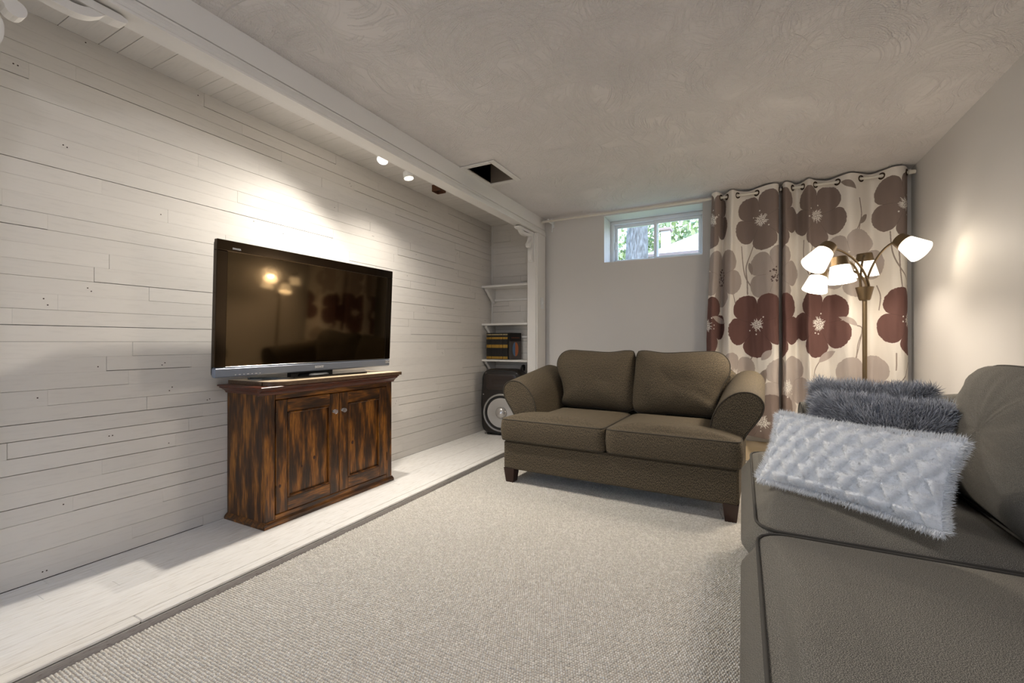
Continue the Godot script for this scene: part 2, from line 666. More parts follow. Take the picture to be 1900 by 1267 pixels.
func shell() -> void:
	var fl := struct("floor", "pale beige looped-pile carpet floor between platform and sofa", "floor")
	part(fl, "subfloor", slab_box(Vector3(LEFT - 0.15, -0.15, BACK - 0.4), Vector3(RIGHT + 0.15, 0.0, REAR + 0.15)), M.carpet)
	# ceiling of four slabs round the square hatch
	var hx0 := -1.79
	var hx1 := -1.585
	var hz0 := -3.07
	var hz1 := -2.725
	var ce := struct("ceiling", "swirl-brushed grey plaster ceiling with a square hatch", "ceiling")
	for q in [[-1.88, BACK - 0.35, RIGHT + 0.15, hz0], [-1.88, hz1, RIGHT + 0.15, REAR + 0.15], [-1.88, hz0, hx0, hz1], [hx1, hz0, RIGHT + 0.15, hz1]]:
		var cs := slab_box(Vector3(q[0], CEIL, q[1]), Vector3(q[2], CEIL + 0.14, q[3]))
		for i in cs.v.size():
			cs.uv[i] = Vector2(cs.v[i].x, cs.v[i].z) / 3.4
		part(ce, "plaster", cs, M.ceiling)
	var ha := struct("trim_1", "white frame round the open square hatch in the ceiling", "hatch")
	var hatchwood := plain(rgb(142, 130, 118), 0.75)
	part(ha, "side_board", slab_box(Vector3(hx0 - 0.015, CEIL - 0.004, hz0), Vector3(hx0, CEIL + 0.26, hz1)), hatchwood)
	part(ha, "side_board", slab_box(Vector3(hx1, CEIL - 0.004, hz0), Vector3(hx1 + 0.015, CEIL + 0.26, hz1)), hatchwood)
	part(ha, "end_board", slab_box(Vector3(hx0, CEIL - 0.004, hz0 - 0.015), Vector3(hx1, CEIL + 0.26, hz0)), hatchwood)
	part(ha, "end_board", slab_box(Vector3(hx0, CEIL - 0.004, hz1), Vector3(hx1, CEIL + 0.26, hz1 + 0.015)), hatchwood)
	part(ha, "lid", slab_box(Vector3(hx0 - 0.02, CEIL + 0.26, hz0 - 0.02), Vector3(hx1 + 0.02, CEIL + 0.28, hz1 + 0.02)), hatchwood)
	for q in [[hx0 - 0.047, hz0 - 0.04, hx0 - 0.004, hz1 + 0.04], [hx1 + 0.004, hz0 - 0.04, hx1 + 0.045, hz1 + 0.04]]:
		part(ha, "frame_rail", slab_box(Vector3(q[0], CEIL - 0.012, q[1]), Vector3(q[2], CEIL - 0.001, q[3]), 0.003), M.trim)
	for q in [[hz0 - 0.04, hz0 - 0.002], [hz1 + 0.002, hz1 + 0.04]]:
		part(ha, "frame_rail", slab_box(Vector3(hx0 - 0.003, CEIL - 0.012, q[0]), Vector3(hx1 + 0.003, CEIL - 0.001, q[1]), 0.003), M.trim)
	# walls
	var wr := struct("wall_right", "smooth light grey painted wall behind the sofa", "wall")
	part(wr, "plaster", slab_box(Vector3(RIGHT, -0.15, BACK - 0.35), Vector3(RIGHT + 0.15, CEIL + 0.14, REAR + 0.15)), M.wall)
	var wb := struct("wall_back", "light grey painted wall with the small high window", "wall")
	var wx0 := -1.198
	var wx1 := -0.31
	var wy0 := 1.777
	var wy1 := 2.235
	part(wb, "plaster", slab_box(Vector3(-1.775, -0.15, BACK - 0.35), Vector3(wx0, CEIL + 0.02, BACK)), M.wall)
	part(wb, "plaster", slab_box(Vector3(wx1, -0.15, BACK - 0.35), Vector3(RIGHT, CEIL + 0.02, BACK)), M.wall)
	part(wb, "plaster", slab_box(Vector3(wx0, -0.15, BACK - 0.35), Vector3(wx1, wy0, BACK)), M.wall)
	part(wb, "plaster", slab_box(Vector3(wx0, wy1, BACK - 0.35), Vector3(wx1, CEIL + 0.02, BACK)), M.wall)
	part(wb, "corner_strip", slab_box(Vector3(-1.86, -0.15, BACK - 0.35), Vector3(-1.775, CEIL + 0.02, BACK - 0.014)), M.wall)
	var bb := struct("baseboard_back", "cream baseboard along the wall under the floral curtain", "baseboard")
	var prof := PackedVector2Array([Vector2(0, 0), Vector2(0.02, 0), Vector2(0.02, 0.12), Vector2(0.012, 0.15), Vector2(0.006, 0.165), Vector2(0, 0.165)])
	part(bb, "board", Sh.new().prism(prof, -1.77, RIGHT, Transform3D(Basis(Vector3(0, 0, 1), Vector3(0, 1, 0), Vector3(1, 0, 0)), Vector3(0, 0, BACK))), plain(rgb(226, 206, 170), 0.45))
	# the wall behind the camera with an unseen daylight door, and the plain end of the left wall
	var we := struct("wall_rear", "plain grey wall behind the viewpoint with an unseen glass door", "wall")
	var rx0 := -2.35
	var rx1 := -1.0
	var ry1 := 2.12
	part(we, "plaster", slab_box(Vector3(LEFT - 0.15, -0.15, REAR), Vector3(rx0, CEIL + 0.14, REAR + 0.2)), M.wall)
	part(we, "plaster", slab_box(Vector3(rx1, -0.15, REAR), Vector3(RIGHT + 0.15, CEIL + 0.14, REAR + 0.2)), M.wall)
	part(we, "plaster", slab_box(Vector3(rx0, -0.15, REAR), Vector3(rx1, 0.04, REAR + 0.2)), M.wall)
	part(we, "plaster", slab_box(Vector3(rx0, ry1, REAR), Vector3(rx1, CEIL + 0.14, REAR + 0.2)), M.wall)
	var w2 := struct("door_1", "unseen white framed glass door behind the viewpoint, letting daylight into the room", "glass door")  # out of view, sized and placed to bring cool daylight into the room
	var dm := (rx0 + rx1) * 0.5
	for q in [[rx0, 0.04, rx1, 0.11], [rx0, ry1 - 0.07, rx1, ry1], [rx0, 0.11, rx0 + 0.07, ry1 - 0.07], [rx1 - 0.07, 0.11, rx1, ry1 - 0.07], [dm - 0.05, 0.11, dm + 0.05, ry1 - 0.07]]:
		part(w2, "frame", slab_box(Vector3(q[0], q[1], REAR + 0.1), Vector3(q[2], q[3], REAR + 0.16), 0.004), M.vinyl)
	for q in [[rx0 + 0.07, dm - 0.05], [dm + 0.05, rx1 - 0.07]]:
		part(w2, "pane", slab_box(Vector3(q[0], 0.11, REAR + 0.127), Vector3(q[1], ry1 - 0.07, REAR + 0.131)), M.pane)
	# unseen ceiling light behind the viewpoint, placed to light the near sofa and pillow
	var cl := thing("unseen_ceiling_light", "unseen round ceiling light behind the viewpoint, lighting the near sofa", "ceiling light", Vector3(0.5, CEIL, 0.3))
	part(cl, "base", Sh.new().lathe([Vector2(0.001, 0), Vector2(0.17, 0), Vector2(0.17, -0.025), Vector2(0.001, -0.025)], 32), M.trim)
	part(cl, "bowl", Sh.new().lathe([Vector2(0.155, -0.026), Vector2(0.15, -0.06), Vector2(0.11, -0.09), Vector2(0.05, -0.105), Vector2(0.001, -0.108)], 32), M.shade)
	var o := OmniLight3D.new()
	o.name = "bowl_glow"
	o.position = Vector3(0, -0.07, 0)
	o.light_energy = 0.9
	o.light_size = 0.1
	o.omni_range = 12.0
	o.omni_attenuation = 2.0
	o.shadow_enabled = true
	o.light_color = Color(0.97, 0.97, 1.0)
	cl.add_child(o)


# ------------------------------------------------------------------ plank wall, platform
func plank_wall() -> void:
	rng.seed = 77
	var wl := struct("wall_left", "white painted horizontal plank wall behind the television", "wall")
	part(wl, "masonry", slab_box(Vector3(LEFT - 0.15, -0.15, BACK - 0.4), Vector3(LEFT - 0.017, 2.5, -0.2)), M.gap)
	part(wl, "plaster", slab_box(Vector3(LEFT - 0.15, -0.15, -0.2), Vector3(LEFT, 2.5, REAR)), M.wall)
	# joints that the photograph shows, as [row, z]
	var seen := [[30, -0.671], [27, -1.03], [28, -1.287], [29, -1.613], [24, -0.897], [22, -0.6], [21, -0.725], [23, -1.151], [32, -1.516], [19, -0.924], [22, -1.425], [16, -0.756], [15, -0.627], [12, -0.915], [12, -1.256], [10, -0.727], [9, -1.066], [8, -1.313], [6, -1.186], [17, -1.074], [7, -0.615], [5, -0.9], [3, -0.804], [3, -1.244], [2, -1.131], [4, -1.246], [17, -2.992], [16, -2.924], [20, -3.472], [25, -2.144], [23, -2.286]]
	var holes := Sh.new()
	for row in range(-1, 34):
		var y0 := 0.0903 + 0.0651 * row
		var y1 := y0 + 0.0651
		if row == -1:
			y0 = STEP
		if row == 33:
			y1 = SOFFIT
		var cuts := []
		for s in seen:
			if s[0] == row:
				cuts.append(s[1])
		cuts.sort()
		cuts.reverse()
		var z := -0.2
		var spans := []
		if cuts.is_empty():
			z = -0.2 - rng.randf_range(0.15, 0.9)
			spans.append([-0.2, z])
		else:
			for c in cuts:
				spans.append([z, c])
				z = c
		while z > BACK - 0.07:
			var e := maxf(z - rng.randf_range(0.55, 1.5), BACK - 0.07)
			if e < BACK + 0.15:
				e = BACK - 0.07
			spans.append([z, e])
			z = e
		for s in spans:
			var pick := rng.randf()
			var gap := 0.0002 if pick < 0.36 else (0.0012 if pick < 0.62 else 0.0027)
			var proud := rng.randf_range(-0.0004, 0.0004)
			var endgap := 0.0002 if rng.randf() < 0.6 else 0.0012
			part(wl, "plank", slab_box(Vector3(LEFT - 0.016, y0 + gap, s[1] + endgap), Vector3(LEFT + proud, y1, s[0]), 0.0003), M["board%d" % rng.randi_range(0, 2)])
			for h in rng.randi_range(0, 2):
				var hz: float = s[1] + 0.03 if h == 0 else lerpf(s[1], s[0], rng.randf_range(0.2, 0.8))
				if rng.randf() < 0.45:
					for d in rng.randi_range(1, 2):
						var at := Vector3(LEFT + proud, lerpf(y0, y1, rng.randf_range(0.25, 0.75)), hz + d * 0.012)
						holes.lathe([Vector2(0.0002, 0.0004), Vector2(0.0028, 0.0003), Vector2(0.0028, -0.003)], 7, Transform3D(Basis(Vector3(0, -1, 0), Vector3(1, 0, 0), Vector3(0, 0, 1)), at))
	var nh := part(wl, "nail_hole", holes, plain(rgb(52, 32, 22), 0.9))
	nh.set_meta("kind", "stuff")
	# raised platform of painted boards
	var pf := struct("trim_2", "low white painted board platform along the plank wall", "platform")
	part(pf, "core", slab_box(Vector3(LEFT, 0.0, BACK - 0.07), Vector3(EDGE - 0.004, STEP - 0.014, REAR)), M.gap)
	var x := LEFT
	var n := 0
	while x < EDGE - 0.06:
		var w := 0.0655
		var x1 := minf(x + w, EDGE - 0.052)
		if EDGE - 0.052 - x1 < 0.03:
			x1 = EDGE - 0.052
		var zz := REAR
		while zz > BACK - 0.07:
			var ze := maxf(zz - rng.randf_range(0.8, 1.9), BACK - 0.07)
			part(pf, "plank", slab_box(Vector3(x + 0.0004, STEP - 0.013, ze + 0.0005), Vector3(x1, STEP + rng.randf_range(-0.0006, 0.0004), zz), 0.0006), M.deck)
			zz = ze
		x = x1
		n += 1
	var zn := REAR
	while zn > BACK - 0.07:
		var ze2 := maxf(zn - rng.randf_range(1.4, 2.2), BACK - 0.07)
		part(pf, "nosing", slab_box(Vector3(EDGE - 0.0505, STEP - 0.013, ze2 + 0.0008), Vector3(EDGE, STEP, zn), 0.003), M.deck)
		zn = ze2
	part(pf, "riser", slab_box(Vector3(EDGE - 0.004, 0.0, BACK - 0.07), Vector3(EDGE + 0.004, STEP - 0.0145, REAR)), M.riser)


func ribbon(m: Sh, pts: Array, w0: float, w1: float, t: float) -> void:   # flat sawn scroll of even thickness with round ends
	var line := smooth(pts, 6)
	var left := PackedVector2Array()
	var right := PackedVector2Array()
	for i in line.size():
		var d: Vector2 = (line[mini(i + 1, line.size() - 1)] - line[maxi(i - 1, 0)]).normalized()
		var w := lerpf(w0, w1, float(i) / (line.size() - 1))
		left.append(line[i] + Vector2(-d.y, d.x) * w)
		right.append(line[i] - Vector2(-d.y, d.x) * w)
	right.reverse()
	left.append_array(right)
	m.prism(left, -t, t)
	var a := PackedVector2Array()
	var b := PackedVector2Array()
	for k in 14:
		var c := Vector2(cos(TAU * k / 14.0), sin(TAU * k / 14.0))
		a.append(line[0] + c * w0 * 1.25)
		b.append(line[line.size() - 1] + c * w1 * 1.02)
	m.prism(a, -t - 0.0008, t + 0.0008)
	m.prism(b, -t - 0.0005, t + 0.0005)


func fret_bracket() -> Sh:
	# pierced scroll bracket: x runs out under the beam, y down the post (negative)
	var m := Sh.new()
	var t := 0.02
	m.prism(rounded(PackedVector2Array([Vector2(0, 0), Vector2(0.315, 0), Vector2(0.335, -0.008), Vector2(0.33, -0.02), Vector2(0.3, -0.026), Vector2(0.022, -0.026), Vector2(0.022, -0.285), Vector2(0.012, -0.3), Vector2(0, -0.3)]), 0.01, 3), -t * 1.3, t * 1.3)
	ribbon(m, [Vector2(0.06, -0.026), Vector2(0.1, -0.042), Vector2(0.15, -0.049), Vector2(0.2, -0.05), Vector2(0.235, -0.04), Vector2(0.262, -0.02)], 0.015, 0.013, t)
	ribbon(m, [Vector2(0.072, -0.138), Vector2(0.05, -0.11), Vector2(0.032, -0.07), Vector2(0.034, -0.03)], 0.019, 0.015, t)
	ribbon(m, [Vector2(0.022, -0.275), Vector2(0.036, -0.24), Vector2(0.036, -0.2), Vector2(0.022, -0.17)], 0.01, 0.013, t)
	return m


func alcove() -> void:
	rng.seed = 99
	var ac := struct("ceiling_alcove", "white painted plank soffit over the platform", "ceiling")
	part(ac, "backing", slab_box(Vector3(LEFT - 0.15, SOFFIT + 0.013, BACK - 0.4), Vector3(-1.87, SOFFIT + 0.15, REAR + 0.15)), M.gap)
	var z := -0.1
	while z > BACK - 0.07:
		var e := maxf(z - 0.0655, BACK - 0.07)
		var pick := rng.randf()
		var gap := 0.0002 if pick < 0.35 else (0.0012 if pick < 0.7 else 0.0024)
		part(ac, "plank", slab_box(Vector3(LEFT, SOFFIT + rng.randf_range(-0.0004, 0.0004), e + gap), Vector3(-1.9, SOFFIT + 0.012, z), 0.0003), M["soffit%d" % rng.randi_range(0, 2)])
		z = e
	part(ac, "plaster", slab_box(Vector3(LEFT, SOFFIT, -0.1), Vector3(-1.9, SOFFIT + 0.012, REAR)), M.wall)
	var we := struct("wall_alcove", "white painted plank end wall behind the shelves", "wall")
	part(we, "masonry", slab_box(Vector3(LEFT, -0.15, BACK - 0.36), Vector3(-1.86, 2.46, BACK - 0.085)), M.gap)
	for row in range(-1, 34):
		var y0 := 0.1 + 0.0651 * row
		var y1 := minf(y0 + 0.0651, SOFFIT)
		if row == -1:
			y0 = STEP
		var cut := -2.51 + rng.randf_range(0.2, 0.55)
		for s in ([[LEFT, cut], [cut, -1.86]] if rng.randf() < 0.3 else [[LEFT, -1.86]]):
			var pick := rng.randf()
			var gap := 0.0002 if pick < 0.4 else (0.0011 if pick < 0.75 else 0.0024)
			part(we, "plank", slab_box(Vector3(s[0] + 0.0008, y0 + gap, BACK - 0.085), Vector3(s[1], y1, BACK - 0.07 + rng.randf_range(-0.0004, 0.0004)), 0.0003), M["soffit%d" % rng.randi_range(0, 2)])
	part(we, "corner_bead", slab_box(Vector3(LEFT, STEP, BACK - 0.07), Vector3(LEFT + 0.016, SOFFIT, BACK - 0.058), 0.003), M.trim)
	# beam with its moulding, and the post that carries it
	var be := struct("beam", "white boxed beam with moulding along the ceiling edge", "beam")
	part(be, "core", slab_box(Vector3(-1.93, 2.11, BACK - 0.02), Vector3(-1.836, SOFFIT + 0.01, REAR), 0.004), M.trim)
	part(be, "fascia", slab_box(Vector3(-1.836, 2.165, BACK), Vector3(-1.826, CEIL, REAR), 0.002), M.trim)
	var mould := PackedVector2Array([Vector2(-1.836, 2.104), Vector2(-1.818, 2.104), Vector2(-1.816, 2.112), Vector2(-1.822, 2.118), Vector2(-1.82, 2.13), Vector2(-1.824, 2.146), Vector2(-1.828, 2.152), Vector2(-1.826, 2.16), Vector2(-1.836, 2.165)])
	part(be, "moulding", Sh.new().prism(mould, BACK + 0.0, REAR), M.trim)
	for zz in [[-4.26, -4.045], [-0.4, -0.19]]:
		var po := struct("column", "square white post carrying the far end of the beam" if zz[0] < -4 else "square white post carrying the near end of the beam", "post")
		part(po, "shaft", slab_box(Vector3(-1.93, STEP, zz[0]), Vector3(-1.836, 2.104, zz[1]), 0.004), M.trim)
		part(po, "side_board", slab_box(Vector3(-1.836, 0.0, zz[0]), Vector3(-1.822, 2.104, zz[1] - 0.012), 0.003), M.trim)
	var fr := thing("scroll_bracket", "white pierced scroll bracket under the beam at the far post", "bracket", Vector3(-1.883, 2.104, -4.045), PI / 2 * -1.0)
	part(fr, "fretwork", fret_bracket(), M.trim)
	var f2 := thing("scroll_bracket", "white pierced scroll bracket under the beam near the top left corner of the photo", "bracket", Vector3(-1.883, 2.104, -0.4), PI / 2)
	part(f2, "fretwork", fret_bracket(), M.trim)
	var sw := thing("light_switch", "small white switch plate on the side of the far post", "switch", Vector3(-1.822, 1.4, -4.17), PI / 2)
	part(sw, "plate", Sh.new().box(Vector3(0, 0, 0.003), Vector3(0.07, 0.115, 0.006), 0.002), M.vinyl)
	part(sw, "toggle", Sh.new().box(Vector3(0, 0.004, 0.01), Vector3(0.01, 0.024, 0.014), 0.002), M.vinyl)
	# gimbal spots hanging from the soffit, and the empty third hole
	for k in 2:
		var p: Vector3 = [Vector3(-2.058, 2.183, -2.148), Vector3(-2.117, 2.183, -2.466)][k]
		var sp := thing("spotlight", ["round white ceiling spotlight nearer the camera, brightest of the two", "round white ceiling spotlight between the bright one and the empty socket"][k], "spotlight", p, 0.0, "soffit spotlights")
		var aim: Vector3 = [Vector3(0.22, -0.95, 0.5), Vector3(0.2, -1.0, 0.0)][k].normalized()
		var bx := Basis(Quaternion(Vector3.DOWN, aim))
		part(sp, "rose", Sh.new().lathe([Vector2(0.001, SOFFIT - p.y), Vector2(0.045, SOFFIT - p.y), Vector2(0.045, SOFFIT - p.y - 0.01), Vector2(0.02, SOFFIT - p.y - 0.014)], 24), M.vinyl)
		part(sp, "stem", Sh.new().tube([Vector3(0, SOFFIT - p.y - 0.01, 0), Vector3(0, 0.03, 0)], 0.008, 8), M.vinyl)
		part(sp, "can", Sh.new().lathe([Vector2(0.028, 0.04), Vector2(0.034, 0.036), Vector2(0.037, 0.0), Vector2(0.037, -0.012), Vector2(0.033, -0.012), Vector2(0.031, 0.004)], 24, Transform3D(bx)), M.vinyl)
		part(sp, "lamp_face", Sh.new().lathe([Vector2(0.0005, -0.006), Vector2(0.03, -0.004), Vector2(0.03, 0.002)], 24, Transform3D(bx)), M.bulb)
		var l := SpotLight3D.new()
		l.name = "beam_light"
		l.light_energy = [3.9, 2.3][k]
		l.light_color = Color(1.0, 0.965, 0.91)
		l.light_size = 0.028
		l.spot_angle = 76.0
		l.spot_angle_attenuation = 1.0
		l.spot_range = 9.0
		l.shadow_enabled = true
		sp.add_child(l)
		l.position = aim * 0.014
		l.basis = Basis.looking_at(aim, Vector3.RIGHT)
	var em := thing("spotlight_socket", "empty brown wooden socket box of the third spotlight", "socket", Vector3(-2.25, SOFFIT, -3.0))
	var sock := plain(rgb(92, 58, 36), 0.8)
	for q in [[-0.04, 0.0, 0.006, 0.08], [0.04, 0.0, 0.006, 0.08], [0.0, -0.04, 0.08, 0.006], [0.0, 0.04, 0.08, 0.006]]:
		part(em, "side_board", Sh.new().box(Vector3(q[0], -0.028, q[1]), Vector3(q[2], 0.054, q[3]), 0.001), sock)
	part(em, "lamp_holder", Sh.new().lathe([Vector2(0.001, -0.001), Vector2(0.028, -0.001), Vector2(0.028, -0.02), Vector2(0.018, -0.04), Vector2(0.001, -0.042)], 16), M.black_matt)


# ------------------------------------------------------------------ window, garden
func window_and_outside() -> void:
	var w := struct("window_1", "small white sliding basement window high in the back wall", "window")
	var x0 := -1.198
	var x1 := -0.31
	var y0 := 1.777
	var y1 := 2.235
	var z := -4.53
	for q in [[x0, y0, x1, y0 + 0.035], [x0, y1 - 0.035, x1, y1], [x0, y0 + 0.035, x0 + 0.035, y1 - 0.035], [x1 - 0.025, y0 + 0.035, x1, y1 - 0.035]]:
		part(w, "frame", slab_box(Vector3(q[0], q[1], z - 0.04), Vector3(q[2], q[3], z + 0.03), 0.004), M.vinyl)
	var mid := -0.752
	for s in [[x0 + 0.035, mid + 0.02, z - 0.02], [mid - 0.02, x1 - 0.025, z + 0.008]]:
		for q in [[s[0], y0 + 0.036, s[1], y0 + 0.066], [s[0], y1 - 0.068, s[1], y1 - 0.036], [s[0], y0 + 0.066, s[0] + 0.03, y1 - 0.068], [s[1] - 0.03, y0 + 0.066, s[1], y1 - 0.068]]:
			part(w, "sash_bar", slab_box(Vector3(q[0], q[1], s[2] - 0.012), Vector3(q[2], q[3], s[2] + 0.012), 0.003), M.vinyl)
		part(w, "pane", slab_box(Vector3(s[0] + 0.028, y0 + 0.064, s[2] - 0.002), Vector3(s[1] - 0.028, y1 - 0.066, s[2] + 0.002)), M.pane)
	part(w, "latch", slab_box(Vector3(x0 + 0.04, 1.95, z - 0.006), Vector3(x0 + 0.052, 2.03, z + 0.012), 0.003), M.vinyl)
	part(w, "sill", slab_box(Vector3(x0, y0 - 0.002, z + 0.03), Vector3(x1, y0 + 0.004, BACK + 0.001)), M.trim)
	# garden outside, above the level of the sill's foot
	var gd := struct("ground", "sunlit lawn outside the basement window", "ground")
	part(gd, "lawn", slab_box(Vector3(-40, 1.45, -60), Vector3(40, 1.66, BACK - 0.36)), plain(rgb(120, 140, 86), 0.95))
	var tr := thing("tree", "broad grey barked tree trunk outside the left window pane", "tree", Vector3(-1.94, 1.66, -9.14))
	var nz := FastNoiseLite.new()
	nz.seed = 3
	nz.frequency = 2.2
	var bark := Sh.new()
	bark.sheet(72, 60, func(a: float, b: float) -> Vector3:
		var w2 := a * TAU
		var y := b * 5.0
		var r := 0.2 + 0.12 * exp(-y * 2.0) + 0.028 * nz.get_noise_3d(cos(w2) * 3.5, y * 0.6, sin(w2) * 3.5) - 0.03 * absf(nz.get_noise_3d(cos(w2) * 6.0 + 9.0, y * 0.5, sin(w2) * 6.0))
		return Vector3(cos(w2) * r + 0.05 * sin(y * 0.9), y, sin(w2) * r))
	bark.outward(0, 0)
	var bm := textured(noise(0.03, FastNoiseLite.TYPE_SIMPLEX_SMOOTH, 5, [[0.0, rgb(58, 57, 60)], [0.5, rgb(100, 101, 106)], [1.0, rgb(136, 140, 148)]], 256, 15), 0.9, Vector3(3, 0.8, 3))
	part(tr, "trunk", bark, bm)
	part(tr, "branch", Sh.new().tube([Vector3(-0.05, 2.1, 0), Vector3(-0.5, 2.7, 0.1), Vector3(-1.0, 3.0, 0.1), Vector3(-1.8, 3.6, 0.2)], [0.11, 0.09, 0.07, 0.04], 10), bm)
	part(tr, "branch", Sh.new().tube([Vector3(0.08, 3.2, 0), Vector3(0.5, 3.9, -0.1), Vector3(1.2, 4.6, -0.1)], [0.1, 0.08, 0.05], 10), bm)
	# leafy trees behind: crowns of separate leaves
	var leaf := Sh.new()
	leaf.sheet(2, 4, func(a: float, b: float) -> Vector3:
		var wd := 0.055 * sin(PI * clampf(b, 0.02, 0.98))
		return Vector3((a - 0.5) * 2.0 * wd, absf(a - 0.5) * 0.03 - 0.05 * b * b, b * 0.19))
	var leafmesh := leaf.mesh()
	rng.seed = 21
	for t in [[Vector3(-7.5, 1.66, -17.5), 3.1, 4200, "yellow green leafy tree left of the grey trunk outside the window"], [Vector3(-4.35, 1.66, -28.0), 3.9, 6000, "light green leafy tree between the grey trunk and the chimney"], [Vector3(1.2, 1.66, -31.0), 4.6, 5200, "deep green leafy tree behind the white roof outside"]]:
		var tt := thing("tree", t[3], "tree", t[0])
		part(tt, "trunk", Sh.new().tube([Vector3(0, 0, 0), Vector3(0.1, 1.6, 0), Vector3(0, 3.4, 0.1)], [0.2, 0.15, 0.08], 10), bm)
		var mm := MultiMesh.new()
		mm.transform_format = MultiMesh.TRANSFORM_3D
		mm.use_colors = true
		mm.mesh = leafmesh
		mm.instance_count = t[2]
		for i in t[2]:
			var d := Vector3(rng.randfn(), rng.randfn(), rng.randfn()).normalized() * pow(rng.randf(), 0.42)
			var p := Vector3(d.x * t[1], 3.4 + d.y * t[1] * 0.95, d.z * t[1] * 0.7)
			mm.set_instance_transform(i, Transform3D(Basis.from_euler(Vector3(rng.randf() * TAU, rng.randf() * TAU, rng.randf() * TAU)).scaled(Vector3.ONE * rng.randf_range(1.0, 2.2)), p))
			var g := rng.randf()
			mm.set_instance_color(i, Color(lerpf(0.12, 0.42, g), lerpf(0.2, 0.46, g), lerpf(0.12, 0.24, g)))
		var mi := MultiMeshInstance3D.new()
		mi.name = "foliage"
		mi.multimesh = mm
		var lm := plain(Color.WHITE, 0.7)
		lm.vertex_color_use_as_albedo = true
		lm.backlight_enabled = true
		lm.backlight = Color(0.6, 0.7, 0.3)
		mi.material_override = lm
		mi.set_meta("kind", "stuff")
		tt.add_child(mi, true)
	# neighbour's house with hipped roof and chimney
	var ho := thing("house", "white neighbouring house with pale hipped roof and chimney", "house", Vector3(0.9, 1.66, -17.8))
	var white := plain(rgb(238, 236, 232), 0.7)
	part(ho, "wall", slab_box(Vector3(-4.1, 0, -5.5), Vector3(4.6, 2.75, 0), 0.0), white)
	var roof := Sh.new()
	var e0 := Vector3(-4.3, 2.75, 0.1)
	var e1 := Vector3(4.8, 2.75, 0.1)
	var e2 := Vector3(5.0, 2.75, -5.9)
	var e3 := Vector3(-4.5, 2.75, -5.9)
	var r0 := Vector3(-1.0, 4.55, -2.75)
	var r1 := Vector3(2.2, 4.55, -2.75)
	var rm := Vector3(0.3, 3.2, -2.75)
	for f in [[e0, e1, r1, r0], [e1, e2, r1], [e2, e3, r0, r1], [e3, e0, r0], [e0, e1, e2, e3]]:
		roof.face(f, rm)
	part(ho, "roof", roof, textured(noise(0.05, FastNoiseLite.TYPE_CELLULAR, 2, [[0.0, rgb(158, 154, 152)], [1.0, rgb(190, 187, 185)]], 256, 19), 0.8, Vector3(1, 3, 1)))
	part(ho, "gutter", slab_box(Vector3(-4.3, 2.64, 0.01), Vector3(4.8, 2.75, 0.1), 0.02), plain(rgb(112, 98, 100), 0.6))
	part(ho, "chimney", slab_box(Vector3(-3.92, 2.4, -1.9), Vector3(-3.56, 4.0, -1.5), 0.01), plain(rgb(186, 174, 170), 0.8))
	part(ho, "chimney_cap", slab_box(Vector3(-3.98, 4.0, -1.97), Vector3(-3.5, 4.12, -1.43), 0.02), plain(rgb(150, 130, 126), 0.8))


